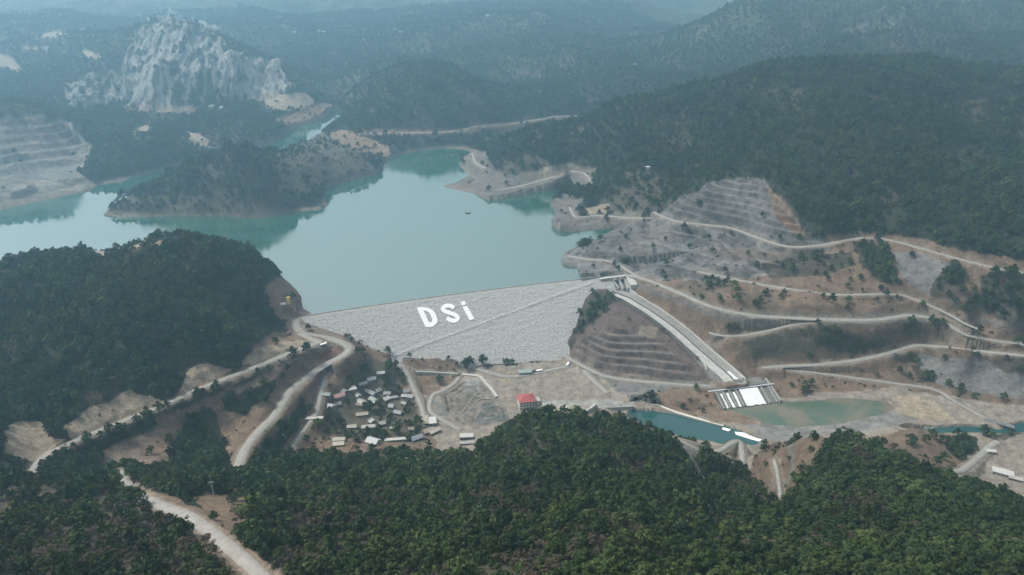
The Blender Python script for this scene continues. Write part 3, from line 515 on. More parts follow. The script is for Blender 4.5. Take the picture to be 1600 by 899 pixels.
def watermat(name, deep, rough, bump, ior=1.33, shallow=None):
    m = bpy.data.materials.new(name); m.use_nodes = True; N = m.node_tree.nodes; Lk = m.node_tree.links; b = N['Principled BSDF']
    b.inputs['Roughness'].default_value = rough; b.inputs['IOR'].default_value = ior
    tc = N.new('ShaderNodeTexCoord')
    if shallow:
        n = noise_node(N, Lk, tc.outputs['Object'], .03, 4); rp = N.new('ShaderNodeValToRGB'); rp.color_ramp.elements[0].position = .42; rp.color_ramp.elements[1].position = .6
        rp.color_ramp.elements[0].color = (*deep, 1); rp.color_ramp.elements[1].color = (*shallow, 1); Lk.new(n, rp.inputs[0]); Lk.new(rp.outputs[0], b.inputs['Base Color'])
    else: b.inputs['Base Color'].default_value = (*deep, 1)
    if bump:
        mp = N.new('ShaderNodeMapping'); mp.inputs['Scale'].default_value = (.6, 1.4, 1); Lk.new(tc.outputs['Object'], mp.inputs['Vector'])
        h = noise_node(N, Lk, mp.outputs[0], .12, 3); bp = N.new('ShaderNodeBump'); bp.inputs['Strength'].default_value = 1; bp.inputs['Distance'].default_value = bump; Lk.new(h, bp.inputs['Height']); Lk.new(bp.outputs[0], b.inputs['Normal'])
    if not shallow:
        mp2 = N.new('ShaderNodeMapping'); mp2.inputs['Scale'].default_value = (.5, 1.6, 1); Lk.new(tc.outputs['Object'], mp2.inputs['Vector'])
        q = noise_node(N, Lk, mp2.outputs[0], .006, 5); mr = N.new('ShaderNodeMapRange'); mr.inputs['From Min'].default_value = .42; mr.inputs['From Max'].default_value = .66; mr.inputs['To Min'].default_value = rough; mr.inputs['To Max'].default_value = rough+.16
        Lk.new(q, mr.inputs['Value']); Lk.new(mr.outputs[0], b.inputs['Roughness'])
    return m
M_LAKE = watermat('lake_water', (.016, .070, .046), .03, .010, 3.5)
M_POOL = watermat('pool_water', (.062, .095, .070), .1, .06, 1.35, (.135, .122, .088))
M_RIVW = watermat('river_water', (.018, .065, .065), .08, .04, 1.5)
M_FOAM = mat('foam', (.66, .68, .68), var=.24, scale=.45, bump=.4)

# ------------------------------------------------------------------ object helpers
def mesh(name, V, Fc, m, parent=None, smooth_=False):
    me = bpy.data.meshes.new(name); me.from_pydata([tuple(map(float, v)) for v in V], [], [tuple(map(int, f)) for f in Fc]); me.update()
    if not isinstance(m, (list, tuple)): m = [m]
    for q in m: me.materials.append(q)
    if smooth_: me.polygons.foreach_set('use_smooth', np.ones(len(me.polygons), bool))
    o = bpy.data.objects.new(name, me); COL.objects.link(o)
    if parent: o.parent = parent
    return o
def tag(o, label, cat, group=None):
    o['label'] = label; o['category'] = cat
    if group: o['group'] = group
    return o
def struct(o, kind='structure'): o['kind'] = kind; return o
def thing(name, label, cat, loc=(0, 0, 0), rz=0.0, group=None):
    o = bpy.data.objects.new(name, None); COL.objects.link(o); o.location = loc; o.rotation_euler = (0, 0, rz); return tag(o, label, cat, group)
BOXF = [(0, 3, 2, 1), (4, 5, 6, 7), (0, 1, 5, 4), (1, 2, 6, 5), (2, 3, 7, 6), (3, 0, 4, 7)]
def box(x0, y0, z0, x1, y1, z1): return [(x0, y0, z0), (x1, y0, z0), (x1, y1, z0), (x0, y1, z0), (x0, y0, z1), (x1, y0, z1), (x1, y1, z1), (x0, y1, z1)]
class MB:
    def __init__(s): s.V = []; s.F = []
    def add(s, V, Fc): n = len(s.V); s.V += list(V); s.F += [tuple(i+n for i in f) for f in Fc]; return s
    def box(s, *a): return s.add(box(*a), BOXF)
    def build(s, name, m, parent=None, sm=False): return mesh(name, s.V, s.F, m, parent, sm)
def grid_faces(n, m):
    i, j = np.meshgrid(np.arange(n-1), np.arange(m-1), indexing='ij'); a = (i*m+j).ravel(); return np.c_[a, a+1, a+m+1, a+m]
def fast_mesh(name, V, Fq, m):
    me = bpy.data.meshes.new(name); me.vertices.add(len(V)); me.vertices.foreach_set('co', np.asarray(V, np.float32).ravel())
    nf = len(Fq); me.loops.add(nf*4); me.loops.foreach_set('vertex_index', np.asarray(Fq, np.int32).ravel())
    me.polygons.add(nf); me.polygons.foreach_set('loop_start', np.arange(nf, dtype=np.int32)*4); me.polygons.foreach_set('use_smooth', np.ones(nf, bool))
    me.update(calc_edges=True); me.materials.append(m); o = bpy.data.objects.new(name, me); COL.objects.link(o); return o

# ------------------------------------------------------------------ terrain
g = fast_mesh('terrain', np.c_[X.ravel(), Y.ravel(), Z.ravel()], grid_faces(NR, NA)[:, ::-1], M_GROUND)
ca_ = g.data.color_attributes.new('soil', 'FLOAT_COLOR', 'POINT')
ca_.data.foreach_set('color', np.c_[col.reshape(-1, 3), np.ones(NR*NA)].astype(np.float32).ravel()); struct(g)

# ------------------------------------------------------------------ water sheets
def water(name, W_, lev, m, pad):
    pts = W_[:, :2]; c = pts.mean(0); me = bpy.data.meshes.new(name); bm = bmesh.new()
    if pad is None:
        x0, y0 = pts.min(0)-60; x1, y1 = pts.max(0)+60
        vs_ = [bm.verts.new((a, b, lev)) for a, b in ((x0, y0), (x1, y0), (x1, y1), (x0, y1))]; bm.faces.new(vs_)
    bm.to_mesh(me); bm.free(); me.materials.append(m); o = bpy.data.objects.new(name, me); COL.objects.link(o); return struct(o)
def water_poly(name, W_, lev, m, grow):
    pts = np.asarray(W_)[:, :2]; a2 = 0
    n = len(pts); nx = np.roll(pts, -1, 0)-np.roll(pts, 1, 0); nrm = np.c_[nx[:, 1], -nx[:, 0]]; nrm /= np.linalg.norm(nrm, axis=1)[:, None]+1e-9
    area = .5*np.sum(pts[:, 0]*np.roll(pts[:, 1], -1)-np.roll(pts[:, 0], -1)*pts[:, 1])
    if area < 0: nrm = -nrm
    P = pts+nrm*grow; bm = bmesh.new(); v = [bm.verts.new((p[0], p[1], lev)) for p in (P if area > 0 else P[::-1])]; f = bm.faces.new(v); bmesh.ops.triangulate(bm, faces=[f])
    me = bpy.data.meshes.new(name); bm.to_mesh(me); bm.free(); me.materials.append(m); o = bpy.data.objects.new(name, me); COL.objects.link(o); return struct(o)
lk = WP[0][1].copy()
sx, tx = dam_st(lk[:, 0], lk[:, 1]); pull = (sx > 0) & (sx < DLEN) & (tx > -25); lk[pull, 0] -= DN[0]*(tx[pull]+5); lk[pull, 1] -= DN[1]*(tx[pull]+5)
water_poly('reservoir_water', lk, 0.0, M_LAKE, 2.5)
water_poly('reservoir_arm_water', WP[1][1], 0.0, M_LAKE, 3)
water_poly('plunge_pool_water', WP[2][1], -57.8, M_POOL, 2.5)
water_poly('river_water', WP[3][1], -58.8, M_RIVW, 2)
water_poly('river_water', WP[4][1], -59.5, M_RIVW, 2)

# ------------------------------------------------------------------ road sheets
def ribbon(name, P, wd, m, lift=.22, skirt=.8):
    P = np.asarray(P); T = np.gradient(P[:, :2], axis=0); T /= np.linalg.norm(T, axis=1)[:, None]+1e-9; Nn = np.c_[T[:, 1], -T[:, 0]]
    jit = 1+fbm(P[:, 0], P[:, 1], 30, 2)*.06
    V = []
    for o_, dz in ((-1.12, lift-skirt), (-1, lift), (0, lift+.08), (1, lift), (1.12, lift-skirt)):
        V.append(np.c_[P[:, :2]+Nn*(wd/2*o_)*jit[:, None], P[:, 2]+dz])
    V = np.stack(V, 1).reshape(-1, 3); n = len(P)
    o = fast_mesh(name, V, grid_faces(n, 5), m); o.data.flip_normals() if False else None
    return struct(o)
M_FRONT = M_ROAD
for name, wd, P in road_paths: ribbon(name, P, wd, M_ROAD)

# ------------------------------------------------------------------ the dam
dam = thing('rockfill_dam', 'long grey rockfill dam with a diagonal berm, holding back the reservoir', 'dam')
ns, ntt = 420, 110
S = np.linspace(-14, DLEN+10, ns); T = np.linspace(0, 98, ntt); SS, TT = np.meshgrid(S, T, indexing='ij')
def face_xyz(s, t, up=0.0):
    off = t+crest_dev(s); zz = CZ-t/SLOPE; nl = math.hypot(1, SLOPE)
    return np.stack([DL[0]+DE[0]*s+DN[0]*(off+up/nl), DL[1]+DE[1]*s+DN[1]*(off+up/nl), zz+up*SLOPE/nl], -1)
RAMP = [(612, 556), (700, 523), (800, 486), (880, 456), (926, 440)]
rp_ = []
for p in RAMP:
    q = face_hit(*p); s, t = dam_st(q[0], q[1]); rp_.append((float(s), float(t)))
rs, rt = zip(*rp_); tr = np.interp(SS, rs, rt, left=200, right=-50)
dd = TT-tr
bw = 1.4; lift_ = np.where((dd > 0) & (dd < bw), dd/SLOPE*1.0*.83, np.where((dd >= bw) & (dd < bw+2.6), bw/SLOPE*.83*(1-(dd-bw)/2.6), 0))
lift_ = np.where((SS > rs[0]) & (SS < rs[-1]), lift_, 0)
lump = fbm(SS*.5, TT*1.6, 6, 3)*.28+fbm(SS*.5, TT*1.2+90, 2.5, 2)*.30
FV = face_xyz(SS, TT, lift_+lump*np.clip(TT/3, 0, 1)).reshape(-1, 3)
fo = fast_mesh('downstream_face', FV, grid_faces(ns, ntt)[:, ::-1], M_DAM); fo.parent = dam
uv = fo.data.uv_layers.new(name='UVMap'); li = np.empty(len(fo.data.loops), np.int32); fo.data.loops.foreach_get('vertex_index', li)
uv.data.foreach_set('uv', np.c_[SS.ravel(), TT.ravel()][li].astype(np.float32).ravel())
def sweep(name, prof, m, parent, s0=-14, s1=DLEN+10, n=80):
    s = np.linspace(s0, s1, n); k = len(prof); V = []
    for off, z in prof:
        o_ = off+crest_dev(s); V.append(np.c_[DL[0]+DE[0]*s+DN[0]*o_, DL[1]+DE[1]*s+DN[1]*o_, np.full(n, z)])
    V = np.stack(V, 1).reshape(-1, 3); Fq = grid_faces(n, k)
    o = fast_mesh(name, V, Fq[:, ::-1], m); o.data.polygons.foreach_set('use_smooth', np.zeros(len(o.data.polygons), bool)); o.parent = parent; return o
sweep('upstream_face', [(-7.6, CZ-.02), (-60, -34)], M_CONC, dam)
sweep('crest_road', [(.2, CZ-.3), (0, CZ+.05), (-7.6, CZ+.05), (-7.65, CZ-.4)], M_ROAD, dam)
sweep('parapet', [(-7.0, CZ), (-7.0, CZ+1.1), (-7.5, CZ+1.1), (-7.5, CZ)], M_CONC, dam, 8, DLEN-4)
# letters of white stone on the face
def zp(a, b): return 640+a*.075, 460+b*.075
def slab(name, loops, th, m, parent, label):
    """loops: (outer points, faces) in photo pixels, laid on the dam face as a slab th thick"""
    pts, fcs = loops; n = len(pts); top = [face_hit(p[0], p[1], .42+th) for p in pts]; bot = [face_hit(p[0], p[1], .2) for p in pts]
    V = top+bot; Fc = [tuple(f) for f in fcs]+[tuple(i+n for i in f[::-1]) for f in fcs]
    ed = {}
    for f in fcs:
        for i in range(len(f)):
            e = (f[i], f[(i+1) % len(f)]); ed[e] = 1
    for a, b in list(ed):
        if (b, a) not in ed: Fc.append((b, a, a+n, b+n))
    o = mesh(name, V, Fc, m, parent); o['label'] = label; return o
def loop_resample(P, n):
    P = np.array(list(P)+[P[0]], float); L = np.r_[0, np.cumsum(np.linalg.norm(np.diff(P, axis=0), axis=1))]; u = np.linspace(0, L[-1], n, endpoint=False)
    return np.c_[np.interp(u, L, P[:, 0]), np.interp(u, L, P[:, 1])]
Do = loop_resample([zp(*p) for p in [(150, 290), (200, 278), (270, 272), (390, 288), (470, 330), (520, 380), (560, 460), (584, 540), (572, 600), (525, 650), (460, 690), (335, 692), (240, 490)]], 48)
Di = loop_resample([zp(*p) for p in [(290, 345), (330, 352), (365, 362), (395, 385), (425, 415), (460, 485), (476, 540), (462, 575), (440, 590), (405, 592), (385, 560), (340, 450)]], 48)
ang = lambda P: np.arctan2(P[:, 1]-np.mean(Di[:, 1]), P[:, 0]-np.mean(Di[:, 0]))
k0 = [int(np.argmin(np.linalg.norm(Do-d_, axis=1))) for d_ in Di]
slab('letter', (list(Do)+list(Di), [(i, (i+1) % 48, 48+(i+1) % 48, 48+i) for i in range(48)]), .3, M_WHITE, dam, 'large white stone letter D')
Sc = catmull(np.array([zp(*p) for p in [(925, 292), (860, 250), (785, 243), (715, 268), (690, 310), (720, 350), (790, 378), (880, 408), (955, 438), (1000, 490), (985, 540), (915, 560), (845, 540), (775, 500)]]), .8)
Tn = np.gradient(Sc, axis=0); Tn /= np.linalg.norm(Tn, axis=1)[:, None]; Nn = np.c_[-Tn[:, 1], Tn[:, 0]]*3.1; n = len(Sc)
slab('letter', (list(Sc+Nn)+list(Sc-Nn), [(i, i+1, n+i+1, n+i) for i in range(n-1)]), .3, M_WHITE, dam, 'large white stone letter S')
slab('letter', ([zp(*p) for p in [(1105, 268), (1190, 243), (1355, 520), (1250, 548), (1065, 165), (1145, 140), (1180, 213), (1095, 238)]], [(0, 1, 2, 3), (4, 5, 6, 7)]), .3, M_WHITE, dam, 'large white stone letter i with its dot')

# ------------------------------------------------------------------ spillway
spill = thing('spillway', 'concrete gated spillway with a long chute running down beside the dam', 'spillway')
Tn = np.gradient(CH[:, :2], axis=0); Tn /= np.linalg.norm(Tn, axis=1)[:, None]; Nn = np.c_[Tn[:, 1], -Tn[:, 0]]; nC = len(CH)
def chan(prof):   # prof: list of (side multiplier of half width, extra metres, dz)
    V = [np.c_[CH[:, :2]+Nn*((CHW/2)*k_+e_)[:, None], CH[:, 2]+dz] for k_, e_, dz in prof]; return np.stack(V, 1).reshape(-1, 3)
i0 = 9
def chan_part(name, prof, m, a=0, b=None):
    V = chan(prof).reshape(nC, len(prof), 3)[a:b]; o = fast_mesh(name, V.reshape(-1, 3), grid_faces(len(V), len(prof)), m); o.data.polygons.foreach_set('use_smooth', np.zeros(len(o.data.polygons), bool)); o.parent = spill; return o
chan_part('chute_floor', [(-1, 0, 0), (0, 0, .05), (1, 0, 0)], M_CHUTE)
for sd in (-1, 1):
    chan_part('chute_wall', [(sd, 0, -1), (sd, 0, 5.2), (sd, sd*1.2, 5.2), (sd, sd*1.2, -1)], M_CONCD if sd > 0 else M_CONC, 7)  # right wall takes the darker concrete: its shade is painted in
chan_part('service_berm', [(1, 1.21, 3.9), (1, 12.5, 3.9)], M_CONC, 9)
chan_part('service_berm', [(-1, -4.2, 3.8), (-1, -1.21, 3.9)], M_CONC, 9)
V = chan([(-.72, 0, .25), (0, 0, .4), (.72, 0, .25)]).reshape(nC, 3, 3)[nC-7:]; struct(fast_mesh('falling_white_water', V.reshape(-1, 3), grid_faces(7, 3), M_FOAM))
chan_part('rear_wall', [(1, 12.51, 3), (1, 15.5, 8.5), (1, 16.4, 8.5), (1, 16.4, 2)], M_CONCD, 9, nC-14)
d0 = CH[1, :2]-CH[0, :2]; d0 /= np.linalg.norm(d0); gA, gB = at(938, 435.5, 6.0), at(975, 430.5, 6.0); gl = np.linalg.norm((gB-gA)[:2]); ge_ = (gB-gA)[:2]/gl
pA, pB = at(952, 454, -8.5), at(981, 455, -8.5)
def oriented(a, b, wd, z0, z1, ext0=0, ext1=0):
    a = np.asarray(a, float)[:2]; b = np.asarray(b, float)[:2]; e = (b-a)/np.linalg.norm(b-a); n_ = np.array([e[1], -e[0]])*wd/2; a = a-e*ext0; b = b+e*ext1
    z0 = np.broadcast_to(z0, 2); z1 = np.broadcast_to(z1, 2); P = [a-n_, b-n_, b+n_, a+n_]
    return [(P[0][0], P[0][1], z0[0]), (P[1][0], P[1][1], z0[1]), (P[2][0], P[2][1], z0[1]), (P[3][0], P[3][1], z0[0]), (P[0][0], P[0][1], z1[0]), (P[1][0], P[1][1], z1[1]), (P[2][0], P[2][1], z1[1]), (P[3][0], P[3][1], z1[0])]
mesh('bridge_deck', oriented(gA, gB, 4.0, 5.0, 6.0, 1, 1), BOXF, M_WHITE and M_CONC, spill)
for i in range(5):
    u = i/4; a = gA[:2]+(gB-gA)[:2]*u; b = pA[:2]+(pB-pA)[:2]*u
    mesh('gate_pier', oriented(a, b, 1.7, [-12, -14], [4.98, -4.0], 2, 0), BOXF, M_CONC, spill)
    if i < 4:
        u0, u1 = i/4, (i+1)/4; m0 = .25
        q0 = a+(b-a)*m0; a1 = gA[:2]+(gB-gA)[:2]*u1; b1 = pA[:2]+(pB-pA)[:2]*u1; q1 = a1+(b1-a1)*m0
        e = (q1-q0)/np.linalg.norm(q1-q0)*.9
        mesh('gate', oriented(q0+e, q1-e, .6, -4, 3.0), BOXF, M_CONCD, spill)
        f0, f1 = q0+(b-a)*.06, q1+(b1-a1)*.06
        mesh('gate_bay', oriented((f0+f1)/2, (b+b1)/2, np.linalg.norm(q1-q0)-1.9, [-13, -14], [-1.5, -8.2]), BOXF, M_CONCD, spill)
aA, aB = at(983, 431, 5), at(990, 455, -8)
mesh('abutment', oriented(aA, aB, 9.5, -16, [5.2, 1.0], 3, 0), BOXF, M_CONC, spill)
# end of the chute: drop structure with a footbridge, white water and the pool
drop = thing('drop_structure', 'stepped concrete drop structure at the foot of the spillway chute, over the green pool', 'weir')
wA, wB = at(1118, 614, -50), at(1203, 604, -50); we = (wB-wA)[:2]; wl = np.linalg.norm(we); we /= wl; wn = np.array([we[1], -we[0]])
if wn[1] > 0: wn = -wn
def wpt(s, t, z): p = wA[:2]+we*s+wn*t; return (p[0], p[1], z)
def wblock(s0, s1, t0, t1, z0, zt0, zt1):   # from crest side t0 (top zt0) to pool side t1 (top zt1)
    return [wpt(s0, t0, z0), wpt(s1, t0, z0), wpt(s1, t1, z0), wpt(s0, t1, z0), wpt(s0, t0, zt0), wpt(s1, t0, zt0), wpt(s1, t1, zt1), wpt(s0, t1, zt1)]
mesh('sloping_apron', wblock(0, wl, 0, 20, -64, -50.6, -57.4), BOXF, M_CONCD, drop)
for f_ in (0, .12, .24, .36, .83, .96):
    mesh('dividing_wall', wblock(wl*f_, wl*f_+1.4, -1, 21, -63, -49.2, -55.8), BOXF, M_CHUTE, drop)
mesh('footbridge', wblock(-8, wl+6, -3.2, -1.1, -49.2, -48.4, -48.4), BOXF, M_METAL, drop)
mesh('side_wall', wblock(wl+.5, wl+3, -14, 22, -64, -47.5, -54), BOXF, M_CHUTE, drop)
mesh('head_block', wblock(wl*.46, wl*.94, -16, -3.4, -64, -46.8, -47.5), BOXF, M_CONCD, drop)
def sheet(name, s0, s1, t0, t1, zt0, zt1, jag=.6, n=18, m_=10):
    u, v = np.meshgrid(np.linspace(0, 1, n), np.linspace(0, 1, m_), indexing='ij')
    s = s0+(s1-s0)*u+fbm(u*9+s0, v*9, 3, 2)*jag; t = t0+(t1-t0)*v+np.where(v > .9, fbm(u*14+3, v, 2, 2)*2.2, 0)
    z = zt0+(zt1-zt0)*v+fbm(u*20, v*20+s0, 3, 3)*.4
    P = wA[:2]+we*s[..., None]+wn*t[..., None]; return struct(fast_mesh(name, np.concatenate([P, z[..., None]], -1).reshape(-1, 3), grid_faces(n, m_), M_FOAM))
sheet('falling_white_water', wl*.43, wl*.77, -.8, 21, -49.6, -56.7)
for a_, b_ in ((.07, .10), (.17, .215), (.29, .335)): sheet('falling_white_water', wl*a_, wl*b_, 2, 21, -50.6, -56.6)
sheet('falling_white_water', wl*.30, wl*.44, -15, -4, -47.0, -49.2)
def foam_patch(name, pts, z):
    P = np.array([at(p[0], p[1], z) for p in pts]); return water_poly(name, P, z, M_FOAM, .3)
for pts, z in (([(1148, 675), (1160, 676), (1178, 681), (1190, 687), (1186, 690), (1168, 685), (1150, 679)], -58.62), ([(1130, 668), (1142, 671), (1138, 674), (1128, 671)], -58.62), ([(1403, 676), (1412, 672), (1426, 669), (1430, 672), (1420, 676), (1408, 680)], -59.3), ([(1442, 667), (1452, 665), (1462, 666), (1456, 669), (1444, 669)], -59.3)):
    foam_patch('river_foam', pts, z)

# ------------------------------------------------------------------ buildings
_mc = {}
def cmat(c, name):
    k_ = (name, c)
    if k_ not in _mc: _mc[k_] = mat(name, c, var=.12, scale=.4)
    return _mc[k_]
def gpos(px, py, dz=0):
    p = hit(px, py, Z); return Vector((p[0], p[1], p[2]+dz))
YARDS = []
def house(label, px, py, w_, d_, h_, rot, wall=(.6, .56, .5), roof=(.7, .7, .68), kind='gable', rise=None, cat='house', name='village_house', group='houses of the village below the dam', win=True, wallname='wall'):
    p = gpos(px, py); g0 = min(float(ground(p.x+dx, p.y+dy)) for dx in (-w_/3, 0, w_/3) for dy in (-d_/3, 0, d_/3))
    t = thing(name, label, cat, (p.x, p.y, max(g0, p.z-2.0)), math.radians(rot), group); YARDS.append((p.x, p.y, max(w_, d_)/2))
    x, y = w_/2, d_/2; rise = rise if rise is not None else d_*.28
    wm = cmat(tuple(.75*q for q in wall), 'house_wall'); rm_ = cmat(roof if max(roof) < .43 else tuple(.5*q for q in roof), 'house_roof')
    if kind == 'gable':
        V = box(-x, -y, -2, x, y, h_)+[(-x, 0, h_+rise*.93), (x, 0, h_+rise*.93)]
        mesh('wall', V, [(0, 1, 5, 4), (2, 3, 7, 6), (3, 0, 4, 8, 7), (1, 2, 6, 9, 5), (0, 3, 2, 1)], wm, t)
        e = .5; R_ = [(-x-e, -y-e, h_-.25), (x+e, -y-e, h_-.25), (x+e, 0, h_+rise), (-x-e, 0, h_+rise), (-x-e, y+e, h_-.25), (x+e, y+e, h_-.25)]
        R2 = [(a, b, c+.25) for a, b, c in R_]
        mesh('roof', R_+R2, [(6, 7, 8, 9), (9, 8, 11, 10), (0, 3, 2, 1), (3, 4, 5, 2), (0, 1, 7, 6), (4, 10, 11, 5), (0, 6, 9, 3), (3, 9, 10, 4), (1, 2, 8, 7), (2, 5, 11, 8)], rm_, t)
    else:
        mesh('wall', box(-x, -y, -2, x, y, h_), BOXF, wm, t); e = .4
        z0, z1 = h_+.01, h_+.35
        V = box(-x-e, -y-e, z0, x+e, y+e, z1)
        if kind == 'shed': V = [(a, b, c+(b+y)/(2*y)*1.2) for a, b, c in V]
        mesh('roof', V, BOXF, rm_, t)
    if win and h_ >= 2.6:
        k_ = max(1, int(w_/3.2))
        for i in range(k_):
            cx = -x+w_*(i+.5)/k_
            if i == k_//2 and k_ > 1: mesh('door', box(cx-.55, -y-.06, 0, cx+.55, -y+.05, 2.1), BOXF, M_CONCD, t)
            else: mesh('window', box(cx-.6, -y-.06, 1.0, cx+.6, -y+.05, 2.2), BOXF, M_GLASS, t)
    return t
W1, W2, G1, PK, BG = (.37, .365, .35), (.27, .275, .265), (.17, .175, .175), (.30, .19, .17), (.22, .185, .145)
HS = [
 ('small white shed beside green trees at the top of the village', 595, 583, 8, 5, 2.6, 10, W1, W1, 'gable'),
 ('white roofed house below the small shed, on brown soil', 580, 593, 9, 6, 3, 25, W1, W1, 'gable'),
 ('white roofed cottage next above the grey roof cluster', 567, 600, 9, 5, 2.8, 30, W1, W1, 'gable'),
 ('bright white flat house at the upper edge of the roof cluster', 549, 608, 10, 7, 3, 20, W1, W1, 'flat'),
 ('pink roofed house beside the track', 530, 619, 11, 7, 3, 30, BG, PK, 'gable'),
 ('pale green roofed hut beside the track bend', 510, 617, 8, 5, 2.8, 0, W2, (.5, .58, .54), 'gable'),
 ('long pale roofed barn slanting down through the village', 557, 616, 13, 5, 2.8, -52, W2, (.60, .64, .61), 'gable'),
 ('long pale grey barn among dark trees', 578, 614, 15, 5, 2.8, -35, W2, W2, 'gable'),
 ('broad pale roofed house in the middle of the village', 564, 629, 10, 8, 3, -50, W2, (.66, .66, .60), 'gable'),
 ('pale house with bent plan beside dark green trees', 584, 628, 11, 6, 3, -45, W2, (.58, .62, .56), 'gable'),
 ('white and blue roofed house by the lower track', 515, 636, 9, 8, 3, -30, W1, (.68, .72, .76), 'gable'),
 ('long narrow white building at the end of the track', 491, 654, 17, 4, 2.6, 4, W1, W1, 'flat'),
 ('small pale house in front of the darkest tree clump', 605, 617, 7, 5, 2.8, 8, W2, W2, 'gable'),
 ('white hut at the village edge toward the dirt ramp', 632, 621, 6, 4, 2.6, 0, W1, W1, 'gable'),
 ('second white hut at the village edge, beside the pale boulders', 641, 623, 6, 4, 2.6, -15, W1, W2, 'shed'),
 ('beige roofed shed in the bare yard of the village', 566, 649, 12, 5, 2.6, 12, BG, (.62, .56, .48), 'gable'),
 ('white roofed long house below the bare yard', 576, 669, 13, 4.5, 2.6, 10, W1, W1, 'gable'),
 ('grey roofed hut under trees on the east of the village', 622, 647, 8, 5, 2.6, -20, G1, W2, 'gable'),
 ('tiny grey hut in the dark trees', 611, 638, 5, 4, 2.5, -10, G1, W2, 'shed'),
 ('low cream house beside the long white roof below the yard', 550, 669, 9, 4.5, 2.6, 5, BG, (.70, .66, .58), 'gable'),
 ('big bright white roofed hall by the forest edge', 583, 692, 12, 9, 3.6, -25, W1, (.84, .84, .84), 'gable'),
 ('long thin white building beside the big white hall', 618, 689, 21, 3.4, 2.6, 7, W1, W1, 'flat'),
 ('blue grey roofed workshop by the gravel yard', 651, 687, 12, 6, 3, 32, G1, (.40, .43, .48), 'gable'),
 ('white roofed store standing on the gravel yard', 676, 661, 7, 11, 3.4, 12, W1, (.84, .82, .80), 'flat'),
 ('narrow beige shed beside the white roofed store', 666, 660, 4, 12, 2.6, 10, BG, (.60, .54, .46), 'shed'),
 ('tan roofed shed on the yard above the blue grey workshop', 670, 676, 11, 6, 3, 28, BG, (.52, .44, .38), 'gable'),
 ('thin cream roofed shed next to the tan roofed shed', 680, 677, 12, 3.5, 2.8, 40, BG, (.66, .60, .52), 'shed'),
 ('white roofed site office with dark front in the gravel yard', 729, 685, 13, 6, 3.8, 3, (.22, .19, .19), W1, 'flat'),
 ('flat grey canopy below the white site office', 730, 694, 14, 4, 2.4, 6, G1, (.50, .50, .46), 'flat'),
 ('cream roofed house at the west of the village clearing', 530, 689, 11, 4.5, 2.6, 4, W1, (.76, .72, .62), 'gable'),
 ('cream roofed shed below the cream house of the clearing', 529, 697, 10, 3.5, 2.5, 6, BG, (.74, .68, .58), 'shed'),
 ('small white kiosk at the foot of the wooded spur', 714, 706, 5, 3.5, 2.5, 0, W1, W1, 'flat'),
]
for h in HS: house(h[0], *h[1:9], kind=h[9]) if False else house(h[0], h[1], h[2], h[3], h[4], h[5], h[6], h[7], h[8], h[9])
house('long pale green site building with a white front at the toe of the dam', 820, 584, 15, 6, 3.6, 8, W1, (.50, .64, .58), 'gable', cat='site building', name='site_building', group=None)
house('tiny white lookout building on the dark hilltop across the lake', 1012, 265, 6, 6, 6, 0, W1, W1, 'flat', cat='lookout', name='lookout_building', group=None, win=False)
house('white slab roofed works building on the gravel flat by the river bend', 1566, 741, 17, 8, 3.0, -28, W1, (.80, .78, .74), 'flat', cat='works building', name='works_building', group='works buildings on the gravel flat')
house('small white works hut near the dirt road to the footbridge', 1548, 707, 9, 4, 2.6, -5, W1, W1, 'flat', cat='works hut', name='works_building', group='works buildings on the gravel flat')
house('low pale works shed beside the white slab roofed building', 1586, 750, 11, 5, 2.4, -28, BG, (.66, .62, .56), 'flat', cat='works shed', name='works_building', group='works buildings on the gravel flat')
hr_ = random.Random(5)
for i in range(14):
    house('small weathered hut half hidden among the trees of the village', 520+hr_.random()*125, 612+hr_.random()*70, 4.5+hr_.random()*3, 3.5+hr_.random()*1.5, 2.6, hr_.random()*90-45, G1, [W2, G1, BG, (.30, .30, .29)][i % 4], ['gable', 'shed'][i % 2], name='village_hut', cat='hut', group='small huts among the village trees')
# far specks of houses and the plant on the left abutment
for a_, b_ in ((460, 52), (498, 50), (506, 52), (560, 58), (568, 64), (618, 48), (626, 52), (735, 22), (762, 26), (812, 40), (985, 106), (992, 104), (130, 48), (150, 52), (330, 168), (345, 170)):
    house('tiny pale house among trees on the far hazy hillside', a_, b_, 13, 9, 5, (a_*37) % 90, W1, W1, 'gable', cat='far house', name='far_house', group='tiny houses on the far hazy hillside', win=False)
house('white site hut on the bare point at the abutment above the dam road', 441, 476, 7, 4.5, 2.8, 15, W1, W1, 'gable', cat='site hut', name='site_hut', group=None)
p = gpos(452, 478); tw = thing('scaffold_tower', 'yellow scaffold tower on the bare shore beside the end of the dam', 'scaffold', p, math.radians(15)); M_YEL = cmat((.42, .31, .10), 'yellow_paint')
for sx_ in (-1.6, 1.6):
    for sy_ in (-1.6, 1.6): mesh('post', box(sx_-.18, sy_-.18, -1, sx_+.18, sy_+.18, 11), BOXF, M_YEL, tw)
for zz_ in (2.5, 5.2, 7.9, 10.6): mesh('platform', box(-1.95, -1.95, zz_, 1.95, 1.95, zz_+.25), BOXF, M_YEL, tw)
